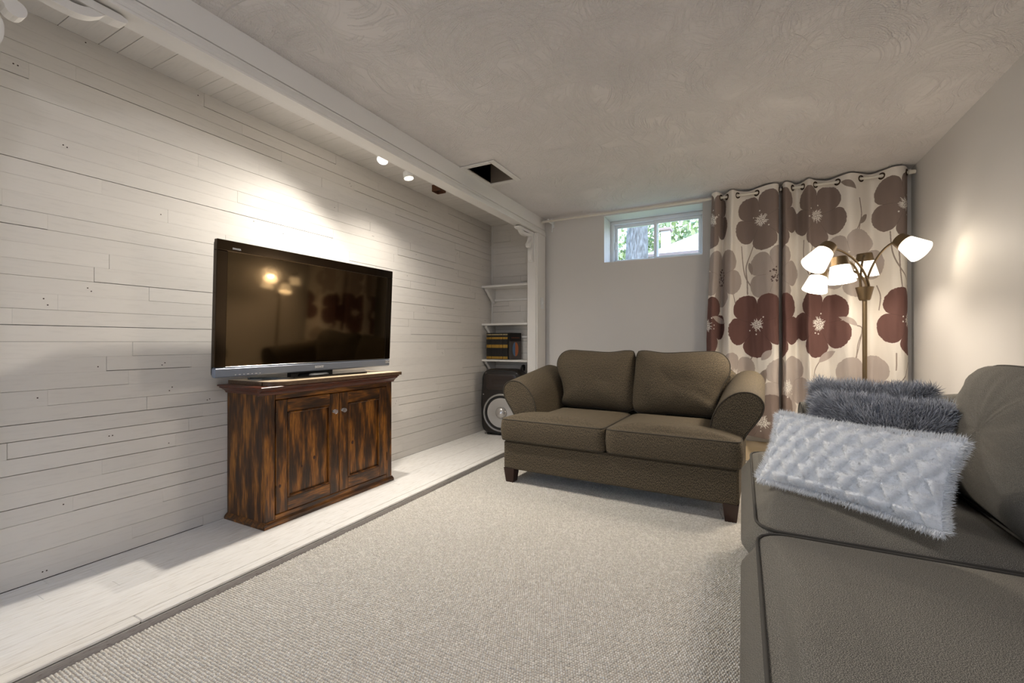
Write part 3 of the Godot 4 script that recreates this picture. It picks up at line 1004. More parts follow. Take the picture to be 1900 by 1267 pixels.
# ------------------------------------------------------------------ cabinet and television
func cabinet() -> void:
	# local x runs to the far end, z to the room
	var c := thing("cabinet", "dark stained pine two-door cabinet under the television", "cabinet", Vector3(-2.34, STEP, -1.893), PI / 2)
	var w := 0.925
	var zf := 0.168           # front face
	var zb := -0.163
	var hw := w * 0.5
	var b := Sh.new()
	part(c, "side_panel", slab_box(Vector3(-hw + 0.001, 0.0, zb), Vector3(-hw + 0.02, 0.70, zf - 0.0215), 0.001), M.pine_up)
	part(c, "side_panel", slab_box(Vector3(hw - 0.02, 0.0, zb), Vector3(hw - 0.001, 0.70, zf - 0.0215), 0.001), M.pine_up)
	part(c, "back_panel", slab_box(Vector3(-hw + 0.02, 0.0, zb), Vector3(hw - 0.02, 0.70, zb + 0.01)), M.pine_up)
	# face frame: stiles full height, rails between
	for s in [[-hw, -hw + 0.056], [hw - 0.05, hw]]:
		part(c, "stile", slab_box(Vector3(s[0], 0.028, zf - 0.022), Vector3(s[1], 0.70, zf), 0.004), M.pine_up)
	part(c, "rail", slab_box(Vector3(-hw + 0.056, 0.657, zf - 0.022), Vector3(hw - 0.05, 0.70, zf), 0.003), M.pine_along)
	part(c, "rail", slab_box(Vector3(-hw + 0.056, 0.028, zf - 0.022), Vector3(hw - 0.05, 0.053, zf), 0.003), M.pine_along)
	# plinth moulding
	var pl := PackedVector2Array([Vector2(0, 0), Vector2(0.016, 0), Vector2(0.016, 0.012), Vector2(0.011, 0.02), Vector2(0.005, 0.024), Vector2(0, 0.03)])
	part(c, "plinth_moulding", Sh.new().prism(pl, -hw - 0.014, hw + 0.004, Transform3D(Basis(Vector3(0, 0, 1), Vector3(0, 1, 0), Vector3(1, 0, 0)), Vector3(0, 0, zf))), M.pine_along)
	part(c, "plinth_moulding", Sh.new().prism(pl, zb, zf + 0.012, Transform3D(Basis(Vector3(-1, 0, 0), Vector3(0, 1, 0), Vector3(0, 0, 1)), Vector3(-hw, 0, 0))), M.pine_along)
	# cornice: three stepped mouldings mitred round the left corner
	var cr := PackedVector2Array([Vector2(0, 0.685), Vector2(0.008, 0.687), Vector2(0.011, 0.695), Vector2(0.018, 0.702), Vector2(0.032, 0.712), Vector2(0.041, 0.716), Vector2(0.043, 0.724), Vector2(0.0, 0.724)])
	part(c, "cornice", Sh.new().prism(cr, -hw - 0.043, hw + 0.012, Transform3D(Basis(Vector3(0, 0, 1), Vector3(0, 1, 0), Vector3(1, 0, 0)), Vector3(0, 0, zf))), M.mahogany)
	part(c, "cornice", Sh.new().prism(cr, zb, zf, Transform3D(Basis(Vector3(-1, 0, 0), Vector3(0, 1, 0), Vector3(0, 0, 1)), Vector3(-hw, 0, 0))), M.mahogany)
	part(c, "top_board", slab_box(Vector3(-hw - 0.055, 0.724, zb), Vector3(hw + 0.02, 0.733, zf + 0.052), 0.003), M.mahogany)
	# pale slab with a rounded front corner, dark edge
	var sl := PackedVector2Array([Vector2(-hw + 0.005, zb), Vector2(-hw + 0.005, zf - 0.03)])
	for k in 9:
		var a := PI - PI / 2 * k / 8.0
		sl.append(Vector2(-hw + 0.095 + cos(a) * 0.09, zf - 0.036 + sin(a) * 0.09))
	sl.append(Vector2(hw + 0.04, zf + 0.054))
	sl.append(Vector2(hw + 0.04, zb))
	var flat := Transform3D(Basis(Vector3(1, 0, 0), Vector3(0, 0, 1), Vector3(0, -1, 0)), Vector3.ZERO)
	part(c, "slab_edge", Sh.new().prism(sl, -0.7335, -0.7535, flat), M.slab_edge)
	part(c, "slab", Sh.new().prism(inset(sl, 0.0035), -0.7536, -0.7552, flat), M.slab)
	# two framed doors
	var dz := zf + 0.004
	for k in 2:
		var d := part(c, "door", slab_box(Vector3(-hw + 0.059, 0.056, zf - 0.018) if k == 0 else Vector3(0.0075, 0.056, zf - 0.018), Vector3(0.0045, 0.654, zf - 0.01) if k == 0 else Vector3(hw - 0.053, 0.654, zf - 0.01)), M.pine_up)
		var a: float = -hw + 0.059 if k == 0 else 0.0075
		var e: float = 0.0045 if k == 0 else hw - 0.053
		part(d, "stile", slab_box(Vector3(a, 0.056, zf - 0.014), Vector3(a + 0.066, 0.654, dz), 0.003), M.pine_up)
		part(d, "stile", slab_box(Vector3(e - 0.066, 0.056, zf - 0.014), Vector3(e, 0.654, dz), 0.003), M.pine_up)
		part(d, "rail", slab_box(Vector3(a + 0.0665, 0.585, zf - 0.014), Vector3(e - 0.0665, 0.654, dz - 0.0005), 0.003), M.pine_along)
		part(d, "rail", slab_box(Vector3(a + 0.0665, 0.056, zf - 0.014), Vector3(e - 0.0665, 0.126, dz - 0.0005), 0.003), M.pine_along)
		# bead round the panel, and the sunk panel of three boards
		for q in [[a + 0.066, 0.126, a + 0.076, 0.585], [e - 0.076, 0.126, e - 0.066, 0.585], [a + 0.076, 0.575, e - 0.076, 0.585], [a + 0.076, 0.126, e - 0.076, 0.136]]:
			part(d, "bead", slab_box(Vector3(q[0], q[1], zf - 0.012), Vector3(q[2], q[3], zf + 0.009), 0.004), M.pine_up)
		var pw := (e - a - 0.152) / 3.0
		for j in 3:
			part(d, "panel_board", slab_box(Vector3(a + 0.076 + pw * j + 0.0003, 0.136, zf - 0.012), Vector3(a + 0.076 + pw * (j + 1), 0.575, zf - 0.0065), 0.0006), M.pine_up)
		for q in ([[0.24, 0.3, 0.008], [0.16, 0.27, 0.005], [0.02, 0.2, 0.007]] if k == 0 else [[0.11, 0.33, 0.009], [0.22, 0.36, 0.006], [0.13, 0.35, 0.005]]):
			part(d, "knot", Sh.new().lathe([Vector2(0.0003, 0.0009), Vector2(q[2] * 0.6, 0.0007), Vector2(q[2], 0.0)], 14, Transform3D(Basis(Vector3(1, 0, 0), Vector3(0, 0, 1), Vector3(0, -1.3, 0)), Vector3(a + q[0], q[1], (zf - 0.0064) if q[0] > 0.07 else dz + 0.0002))), M.knot)
		var kx: float = e - 0.043 if k == 0 else a + 0.02
		var kn := part(d, "knob", Sh.new().lathe([Vector2(0.0005, 0.031), Vector2(0.008, 0.03), Vector2(0.0135, 0.025), Vector2(0.0145, 0.02), Vector2(0.011, 0.013), Vector2(0.006, 0.009), Vector2(0.006, 0.004)], 16, Transform3D(Basis(Vector3(1, 0, 0), Vector3(0, 0, 1), Vector3(0, -1, 0)), Vector3(kx, 0.548, dz))), M.crystal)
		kn.set_meta("label", "clear glass knob")
		part(d, "knob_plate", Sh.new().lathe([Vector2(0.0005, 0.004), Vector2(0.009, 0.0035), Vector2(0.0105, 0.0)], 16, Transform3D(Basis(Vector3(1, 0, 0), Vector3(0, 0, 1), Vector3(0, -1, 0)), Vector3(kx, 0.548, dz))), M.chrome)
		for hy in [0.15, 0.53]:
			var hx: float = a - 0.0015 if k == 0 else e + 0.0015
			part(d, "hinge", Sh.new().tube([Vector3(hx, hy, dz), Vector3(hx, hy + 0.055, dz)], 0.0035, 8), M.bronze)


func letters(text: String, size: float, deep: float, bold := true) -> TextMesh:
	var t := TextMesh.new()
	t.text = text
	var f := SystemFont.new()
	f.font_names = PackedStringArray(["Droid Serif" if bold else "Droid Sans"])
	f.font_weight = 700
	t.font = f
	t.font_size = 64
	t.pixel_size = size / 64.0
	t.depth = deep
	return t


func television() -> void:
	# local x to the viewer's right, y up from the cabinet top, z to the room
	var t := thing("television", "large black flat-screen television on a swivel stand on the cabinet", "television", Vector3(-2.275, STEP + 0.7555, -1.814), PI / 2 - deg_to_rad(0.7))
	var w := 1.178
	var y0 := 0.036
	var y1 := 0.706
	var hw := w * 0.5
	var tilt := Transform3D(Basis(Vector3(1, 0, 0), deg_to_rad(3.0)) * Basis(Vector3(0, 0, 1), deg_to_rad(0.35)), Vector3(0, 0, 0.0))
	var put := func(o: Node3D) -> void: o.transform = tilt * o.transform
	var zf := 0.03
	var bz := 0.052
	var back := []
	for q in [[0.0, 0.0], [0.003, 0.01], [0.03, 0.036], [0.07, 0.084], [0.11, 0.098], [0.3, 0.104]]:
		var ring := PackedVector3Array()
		for p in rounded(PackedVector2Array([Vector2(-hw + q[0], y0 + q[0] * 0.7), Vector2(hw - q[0], y0 + q[0] * 0.7), Vector2(hw - q[0], y1 - q[0] * 0.7), Vector2(-hw + q[0], y1 - q[0] * 0.7)]), 0.02 + q[0] * 0.3, 4):
			ring.append(Vector3(p.x, p.y, zf - 0.024 - q[1]))
		back.append(ring)
	var hs: MeshInstance3D = part(t, "housing", Sh.new().loft(back), M.black_matt)
	put.call(hs)
	# gloss frame: four bars with eased edges
	for q in [[-hw, y1 - bz, hw, y1], [-hw, y0 + 0.05, -hw + bz, y1 - bz], [hw - bz, y0 + 0.05, hw, y1 - bz]]:
		put.call(part(t, "bezel", slab_box(Vector3(q[0], q[1], zf - 0.026), Vector3(q[2], q[3], zf), 0.0025), M.bezel))
	put.call(part(t, "lower_bar", slab_box(Vector3(-hw, y0, zf - 0.026), Vector3(hw, y0 + 0.049, zf + 0.002), 0.006), M.bar))
	put.call(part(t, "light_strip", slab_box(Vector3(-hw + bz, y0 + 0.0495, zf - 0.01), Vector3(hw - bz, y0 + 0.053, zf + 0.0015), 0.001), M.chrome))
	put.call(part(t, "screen", slab_box(Vector3(-hw + bz - 0.001, y0 + 0.05, zf - 0.016), Vector3(hw - bz + 0.001, y1 - bz + 0.001, zf - 0.0035)), M.screen))
	var a: MeshInstance3D = part(t, "lettering", letters("SONY", 0.0175, 0.001), M.silver_print)
	a.position = Vector3(0.0, y0 + 0.024, zf + 0.0024)
	a.scale = Vector3(1.25, 1, 1)
	put.call(a)
	var b: MeshInstance3D = part(t, "lettering", letters("BRAVIA", 0.0115, 0.001, false), M.silver_print)
	b.position = Vector3(-hw + 0.092, y1 - 0.036, zf + 0.0004)
	put.call(b)
	for k in 7:
		var d: MeshInstance3D = part(t, "button_mark", Sh.new().box(Vector3(-hw + 0.1 + k * 0.021, y0 + 0.011, zf + 0.0024), Vector3(0.006 + 0.004 * (k % 2), 0.0035, 0.0006)), M.silver_print)
		put.call(d)
	put.call(part(t, "badge", Sh.new().box(Vector3(hw - 0.034, y0 + 0.03, zf + 0.0024), Vector3(0.02, 0.017, 0.0006)), M.silver_print))
	put.call(part(t, "badge", Sh.new().box(Vector3(hw - 0.0135, y0 + 0.03, zf + 0.0024), Vector3(0.017, 0.017, 0.0006)), M.silver_print))
	var e: MeshInstance3D = part(t, "lettering", letters("HD", 0.015, 0.0006, false), M.black_matt)
	e.position = Vector3(hw - 0.034, y0 + 0.03, zf + 0.003)
	put.call(e)
	var r: MeshInstance3D = part(t, "lettering", letters("60", 0.013, 0.0006, false), M.black_matt)
	r.position = Vector3(hw - 0.0135, y0 + 0.03, zf + 0.003)
	put.call(r)
	# stand
	part(t, "neck", Sh.new().box(Vector3(0, 0.055, -0.04), Vector3(0.3, 0.1, 0.03), 0.006), M.black_matt)
	part(t, "swivel", Sh.new().lathe([Vector2(0.001, 0.022), Vector2(0.09, 0.022), Vector2(0.1, 0.014), Vector2(0.1, 0.01)], 28, Transform3D(Basis.IDENTITY, Vector3(0, 0, -0.04))), M.black_matt)
	var bs := rounded(PackedVector2Array([Vector2(-0.34, -0.13), Vector2(0.5, -0.13), Vector2(0.34, 0.075), Vector2(-0.2, 0.075)]), 0.02, 4)
	part(t, "stand_base", Sh.new().prism(bs, 0.0, -0.012, Transform3D(Basis(Vector3(1, 0, 0), Vector3(0, 0, 1), Vector3(0, -1, 0)), Vector3.ZERO)), M.glass_black)


# ------------------------------------------------------------------ seats
func seat(called: String, label: String, at: Vector3, turn: float, w: float, deep: float, split: float, setback: float, fabric: Material, big: bool) -> Node3D:
	# local: x along the seat, z = -b (b runs to the back)
	var o := thing(called, label, "sofa", at, turn)
	var cord: Material = M.sofa_piping if big else M.piping
	var y0 := 0.30
	var y1 := 0.462
	part(o, "base", slab_box(Vector3(0.004, 0.10, -deep + 0.02), Vector3(w - 0.004, 0.298, -0.004), 0.012), fabric)
	part(o, "back_frame", slab_box(Vector3(0.06, 0.29, -deep), Vector3(w - 0.06, 0.80, -deep + 0.14), 0.035), fabric)
	for f in [[0.045, -0.05], [w - 0.045, -0.05], [0.045, -deep + 0.07], [w - 0.045, -deep + 0.07]]:
		var rings := []
		for q in [[0.041, 0.104], [0.041, 0.1], [0.03, 0.004], [0.028, 0.0]]:
			var ring := PackedVector3Array()
			for p in [[-1, -1], [1, -1], [1, 1], [-1, 1]]:
				ring.append(Vector3(f[0] + p[0] * q[0], q[1], f[1] + p[1] * q[0]))
			rings.append(ring)
		var ft := Sh.new()
		for k in 3:
			for s in 4:
				ft.face([rings[k][s], rings[k][(s + 1) % 4], rings[k + 1][(s + 1) % 4], rings[k + 1][s]], Vector3(f[0], 0.05, f[1]))
		ft.face(Array(rings[3]), Vector3(f[0], 0.05, f[1]))
		part(o, "foot", ft, M.foot)
	# arms that flare outwards, lofted from front to back
	var sec := [Vector2(0.168, 0.27), Vector2(0.172, 0.36), Vector2(0.172, 0.46), Vector2(0.16, 0.545), Vector2(0.128, 0.615), Vector2(0.078, 0.672), Vector2(0.018, 0.706), Vector2(-0.045, 0.71), Vector2(-0.095, 0.685), Vector2(-0.118, 0.64), Vector2(-0.11, 0.585), Vector2(-0.078, 0.53), Vector2(-0.04, 0.475), Vector2(-0.012, 0.42), Vector2(0.0, 0.35), Vector2(0.0, 0.27)]
	var prof := PackedVector2Array(smooth(sec, 4))
	for side in 2:
		var rings2 := []
		for q in [[0.0, 0.012], [0.004, 0.005], [0.014, 0.0], [0.06, 0.0], [0.18, 0.0], [0.35, 0.0], [deep - setback - 0.08, 0.0], [deep - setback - 0.02, 0.015]]:
			var lift: float = 0.1 * (q[0] / (deep - setback))
			var ring2 := PackedVector3Array()
			for p in inset(prof, q[1]):
				var x: float = p.x if side == 0 else w - p.x
				ring2.append(Vector3(x, p.y + lift * smoothstep(0.4, 0.72, p.y), -(setback + q[0])))
			rings2.append(ring2)
		var arm := part(o, "arm", Sh.new().loft(rings2), fabric)
		var pipe := []
		for p in inset(prof, 0.004):
			pipe.append(Vector3(p.x if side == 0 else w - p.x, p.y, -setback - 0.002))
		part(arm, "piping", Sh.new().tube(pipe, 0.0042, 6, false), cord)
	# seat cushions with an ear in front of each arm
	for side in 2:
		var g := 0.003
		var pts: PackedVector2Array
		var mid: Vector2
		var s: float = split
		if side == 0:
			pts = PackedVector2Array([Vector2(-0.012, -0.028), Vector2(s - g, -0.028), Vector2(s - g, 0.66), Vector2(0.176, 0.66), Vector2(0.176, setback - 0.006), Vector2(-0.012, setback - 0.006)])
			mid = Vector2(0.176 + (s - 0.176) * 0.42, setback * 0.55)
		else:
			pts = PackedVector2Array([Vector2(s + g, -0.028), Vector2(w + 0.012, -0.028), Vector2(w + 0.012, setback - 0.006), Vector2(w - 0.176, setback - 0.006), Vector2(w - 0.176, 0.66), Vector2(s + g, 0.66)])
			mid = Vector2(w - 0.176 - (w - 0.176 - s) * 0.42, setback * 0.55)
		if big:
			for i in pts.size():
				pts[i].y = maxf(pts[i].y, 0.0)
		var ol := rounded(pts, 0.09 if big else 0.05, 6)
		var cu := part(o, "seat_cushion", slab(ol, mid, y0, y1, 0.032 if big else 0.02, 0.045, 0.034 if big else 0.007), fabric)
		part(cu, "piping", Sh.new().tube(flat_loop(ol, 0.006, y1 - 0.008), 0.0042, 6, false, true), cord)
		part(cu, "piping", Sh.new().tube(flat_loop(ol, 0.006, y0 + 0.012), 0.0042, 6, false, true), cord)
		# back cushion, fuller at its outer top corner
		var bw := (s - 0.18) if side == 0 else (w - 0.18 - s)
		var hh := 0.46
		var raw := [Vector2(0.0, 0.0), Vector2(bw * 0.5, -0.008), Vector2(bw - 0.004, 0.0), Vector2(bw + 0.004, hh * 0.55), Vector2(bw - 0.008, hh * 0.93), Vector2(bw * 0.9, hh * 1.0), Vector2(bw * 0.62, hh * 0.965), Vector2(bw * 0.3, hh * 0.985), Vector2(0.0, hh * 0.99), Vector2(-0.075, hh * 0.86), Vector2(-0.082, hh * 0.66), Vector2(-0.03, hh * 0.42), Vector2(-0.004, hh * 0.2)]
		if big:
			raw = [Vector2(0.0, 0.0), Vector2(bw * 0.5, -0.008), Vector2(bw - 0.004, 0.0), Vector2(bw, hh * 0.5), Vector2(bw - 0.008, hh * 0.9), Vector2(bw * 0.9, hh * 0.98), Vector2(bw * 0.5, hh * 0.99), Vector2(0.1, hh * 1.0), Vector2(0.0, hh * 0.94), Vector2(-0.03, hh * 0.7), Vector2(-0.02, hh * 0.3)]
		var oc := PackedVector2Array()
		for p in smooth(raw, 5, true):
			oc.append(Vector2(p.x if side == 0 else bw - p.x, p.y))
		var lean := Basis(Vector3(1, 0, 0), deg_to_rad(-20.0 if big else -11.0))
		var put := Transform3D(lean, Vector3(0.18 if side == 0 else s, y1 + 0.02, -(0.655 if big else 0.68)))
		var bc := part(o, "back_cushion", stuffed(oc, Vector2(bw * 0.5, hh * 0.48), 0.115, 0.1, put, 0.022 if big else 0.012, 9 + side * 4 + (11 if big else 0)), fabric)
		var seam := []
		for p in even(oc, 96):
			seam.append(put * Vector3(p.x, p.y, 0.002))
		part(bc, "piping", Sh.new().tube(seam, 0.0042, 6, false, true), cord)
	return o


func loveseat_and_sofa() -> void:
	seat("loveseat", "dark olive brown two-seat loveseat facing the camera", Vector3(-1.522, 0, -2.782), -0.044, 1.511, 0.92, 0.755, 0.2, M.chenille, false)
	seat("sofa", "large dark grey brown sofa along the right wall under the scatter cushions", Vector3(0.03, 0, -2.52), -PI / 2, 2.25, 1.04, 1.045, 0.22, M.sofa, true)


# ------------------------------------------------------------------ curtains
func cloth_path(pts: Array) -> Array:   # [x, z, s] along the folded cloth
	var a := []
	for p in pts:
		a.append(Vector2(p[0], p[1]))
	var line := smooth(a, 12)
	var out := []
	var s := 0.0
	for i in line.size():
		if i > 0:
			s += line[i].distance_to(line[i - 1])
		out.append([line[i].x, line[i].y, s])
	return out


func along(path: Array, x: float) -> float:
	for i in range(1, path.size()):
		if path[i][0] >= x:
			var d: float = path[i][0] - path[i - 1][0]
			return lerpf(path[i - 1][2], path[i][2], clampf((x - path[i - 1][0]) / d, 0, 1) if d > 1e-5 else 1.0)
	return path[-1][2] + (x - path[-1][0])


func floral(path: Array, key: int) -> ImageTexture:
	var ppm := 620.0
	var total: float = path[-1][2]
	var W := int(total * ppm)
	var H := int(2.3 * ppm)
	var d := PackedByteArray()
	d.resize(W * H * 3)
	var ground := rgb(236, 229, 219)
	for i in W * H:
		d[i * 3] = ground.r8
		d[i * 3 + 1] = ground.g8
		d[i * 3 + 2] = ground.b8
	var ink := {"taupe": rgb(134, 118, 110), "wine": rgb(108, 76, 70), "mid": rgb(176, 164, 156), "pale": rgb(186, 174, 166)}
	var dot := func(x: float, y: float, r: float, c: Color) -> void:
		var px := x * ppm
		var py := (2.3 - y) * ppm
		var pr := maxf(r * ppm, 0.7)
		for yy in range(maxi(0, int(py - pr)), mini(H, int(py + pr) + 1)):
			for xx in range(maxi(0, int(px - pr)), mini(W, int(px + pr) + 1)):
				if (xx + 0.5 - px) * (xx + 0.5 - px) + (yy + 0.5 - py) * (yy + 0.5 - py) <= pr * pr:
					var q := (yy * W + xx) * 3
					d[q] = c.r8
					d[q + 1] = c.g8
					d[q + 2] = c.b8
	# flowers as [kind, x, y, radius, turn]
	var flowers := [["mid", -0.137, 1.548, 0.25, 0.3], ["mid", 0.245, 1.545, 0.24, 0.0], ["pale", 0.315, 0.649, 0.26, 0.2], ["pale", -0.03, 0.72, 0.2, 0.6], ["pale", 0.731, 1.598, 0.262, 0.1], ["pale", 0.802, 0.652, 0.27, 0.25], ["taupe", 0.14, 1.993, 0.247, 0.15], ["taupe", -0.214, 2.033, 0.24, 0.4], ["taupe", 0.513, 1.987, 0.25, 0.35], ["taupe", 1.04, 1.994, 0.255, 0.1], ["taupe", 0.285, 2.0, 0.12, 0.7], ["wine", 0.117, 1.145, 0.272, 0.3], ["wine", -0.275, 1.143, 0.25, 0.1], ["wine", 0.531, 1.145, 0.268, 0.5], ["wine", 1.063, 1.166, 0.262, 0.25], ["wine", 0.278, 1.159, 0.11, 0.2], ["taupe", 0.16, 0.36, 0.24, 0.2], ["taupe", 0.56, 0.28, 0.24, 0.9]]
	# stems and leaves first, so that the flowers lie over them
	var stems := [[[0.78, 2.08], [0.793, 1.962], [0.777, 1.883], [0.744, 1.807]], [[0.773, 1.795], [0.786, 1.902], [0.825, 1.945]], [[0.004, 1.8], [0.024, 1.599], [0.051, 1.509], [0.094, 1.418]], [[0.09, 1.8], [0.043, 1.642], [0.047, 1.509], [0.051, 1.4]], [[0.43, 1.8], [0.43, 1.653], [0.458, 1.524]], [[0.493, 1.8], [0.465, 1.65], [0.486, 1.564]], [[0.761, 1.125], [0.793, 1.1], [0.777, 0.98], [0.744, 0.85]], [[0.793, 1.068], [0.767, 0.98], [0.754, 0.85]], [[0.534, 0.842], [0.5, 0.771], [0.486, 0.6]], [[0.952, 1.8], [0.964, 1.645], [1.01, 1.524], [1.063, 1.4]], [[0.995, 1.7], [1.004, 1.525], [1.016, 1.4]], [[0.89, 1.42], [0.906, 1.335], [0.9, 1.24]], [[1.069, 0.865], [1.046, 0.787], [1.0, 0.7]], [[0.1, 0.9], [0.063, 0.801], [0.051, 0.7]], [[0.98, 0.92], [0.98, 0.8]], [[-0.05, 1.4], [-0.03, 1.3], [-0.02, 1.2]], [[0.43, 0.5], [0.46, 0.4], [0.55, 0.3]]]
	for st in stems:
		var pts := []
		for p in st:
			pts.append(Vector2(along(path, p[0]), p[1]))
		for q in smooth(pts, 60):
			dot.call(q.x, q.y, 0.0042, rgb(152, 138, 128))
	var nz := FastNoiseLite.new()
	nz.seed = key
	nz.frequency = 0.9
	for f in flowers:
		var cx := along(path, f[1])
		if cx < -f[3] or cx > total + f[3] or (f[1] > path[-1][0] + 0.2 or f[1] < path[0][0] - 0.2):
			continue
		var R: float = f[3]
		var c: Color = ink[f[0]]
		var vein := c.darkened(0.13)
		for yy in range(maxi(0, int((2.3 - f[2] - R * 1.1) * ppm)), mini(H, int((2.3 - f[2] + R * 1.1) * ppm))):
			for xx in range(maxi(0, int((cx - R * 1.1) * ppm)), mini(W, int((cx + R * 1.1) * ppm))):
				var dx := (xx + 0.5) / ppm - cx
				var dy: float = 2.3 - (yy + 0.5) / ppm - f[2]
				var r := sqrt(dx * dx + dy * dy)
				if r > R * 1.06:
					continue
				var a: float = atan2(dy, dx) + f[4]
				var petal := absf(cos(a * 2.5))
				var edge := R * (0.60 + 0.40 * pow(petal, 0.42) + 0.022 * nz.get_noise_1d(a * 9.0 + cx * 50.0))
				if r < edge:
					var q := (yy * W + xx) * 3
					var k: Color = c
					if petal < 0.03 and r > R * 0.25 and r < R * 0.62:
						k = vein
					d[q] = k.r8
					d[q + 1] = k.g8
					d[q + 2] = k.b8
	# leaves as [from, bend, to, width]
	for l in [[0.666, 2.215, 0.712, 2.195, 0.754, 2.148, 0.022, 0], [0.652, 1.192, 0.728, 1.162, 0.761, 1.125, 0.02, 1], [0.636, 0.93, 0.578, 0.897, 0.534, 0.842, 0.026, 1], [-0.19, 1.214, -0.149, 1.195, -0.104, 1.158, 0.024, 1], [0.211, 0.935, 0.181, 0.9, 0.151, 0.856, 0.024, 1], [0.83, 1.96, 0.81, 1.93, 0.786, 1.89, 0.018, 0], [0.06, 1.66, 0.075, 1.62, 0.08, 1.56, 0.018, 2], [0.18, 0.78, 0.15, 0.72, 0.14, 0.6, 0.03, 0]]:
		var q0 := Vector2(along(path, l[0]), l[1])
		var q1 := Vector2(along(path, l[2]), l[3])
		var q2 := Vector2(along(path, l[4]), l[5])
		if l[0] < path[0][0] - 0.1 or l[0] > path[-1][0] + 0.1:
			continue
		for k in 70:
			var t := k / 69.0
			var p := q0 * (1 - t) * (1 - t) + q1 * 2.0 * t * (1 - t) + q2 * t * t
			dot.call(p.x, p.y, l[6] * sin(PI * t) + 0.002, [rgb(150, 136, 127), rgb(184, 170, 162), rgb(160, 147, 139)][l[7]])
	# splashed white centres with dark seeds
	rng.seed = 500 + key
	for f in flowers:
		if f[3] < 0.2 or f[1] > path[-1][0] + 0.1 or f[1] < path[0][0] - 0.1:
			continue
		var cx := along(path, f[1])
		var spl := rgb(234, 228, 220)
		if f[0] == "mid":
			for k in 26:
				var a := rng.randf() * TAU
				var r := 0.062 * sqrt(rng.randf())
				dot.call(cx + cos(a) * r * 0.75, f[2] + sin(a) * r * 1.2, rng.randf_range(0.005, 0.009), rgb(92, 76, 72))
			continue
		for k in 34:
			var a := TAU * k / 34.0
			var rr := rng.randf_range(0.028, 0.062)
			for j in 14:
				dot.call(cx + cos(a) * rr * j / 13.0, f[2] + sin(a) * rr * j / 13.0, 0.0055 * (1.0 - 0.55 * j / 13.0), spl)
		for k in 3:
			var a2 := rng.randf() * TAU
			dot.call(cx + cos(a2) * 0.08, f[2] + sin(a2) * 0.08, 0.006, spl)
		for k in 17:
			var a3 := 2.4 * k
			var r3 := 0.034 * sqrt(k / 17.0)
			dot.call(cx + cos(a3) * r3, f[2] + sin(a3) * r3, 0.0042, ink[f[0]].lightened(0.15))
	var im := Image.create_from_data(W, H, false, Image.FORMAT_RGB8, d)
	return ImageTexture.create_from_image(im)


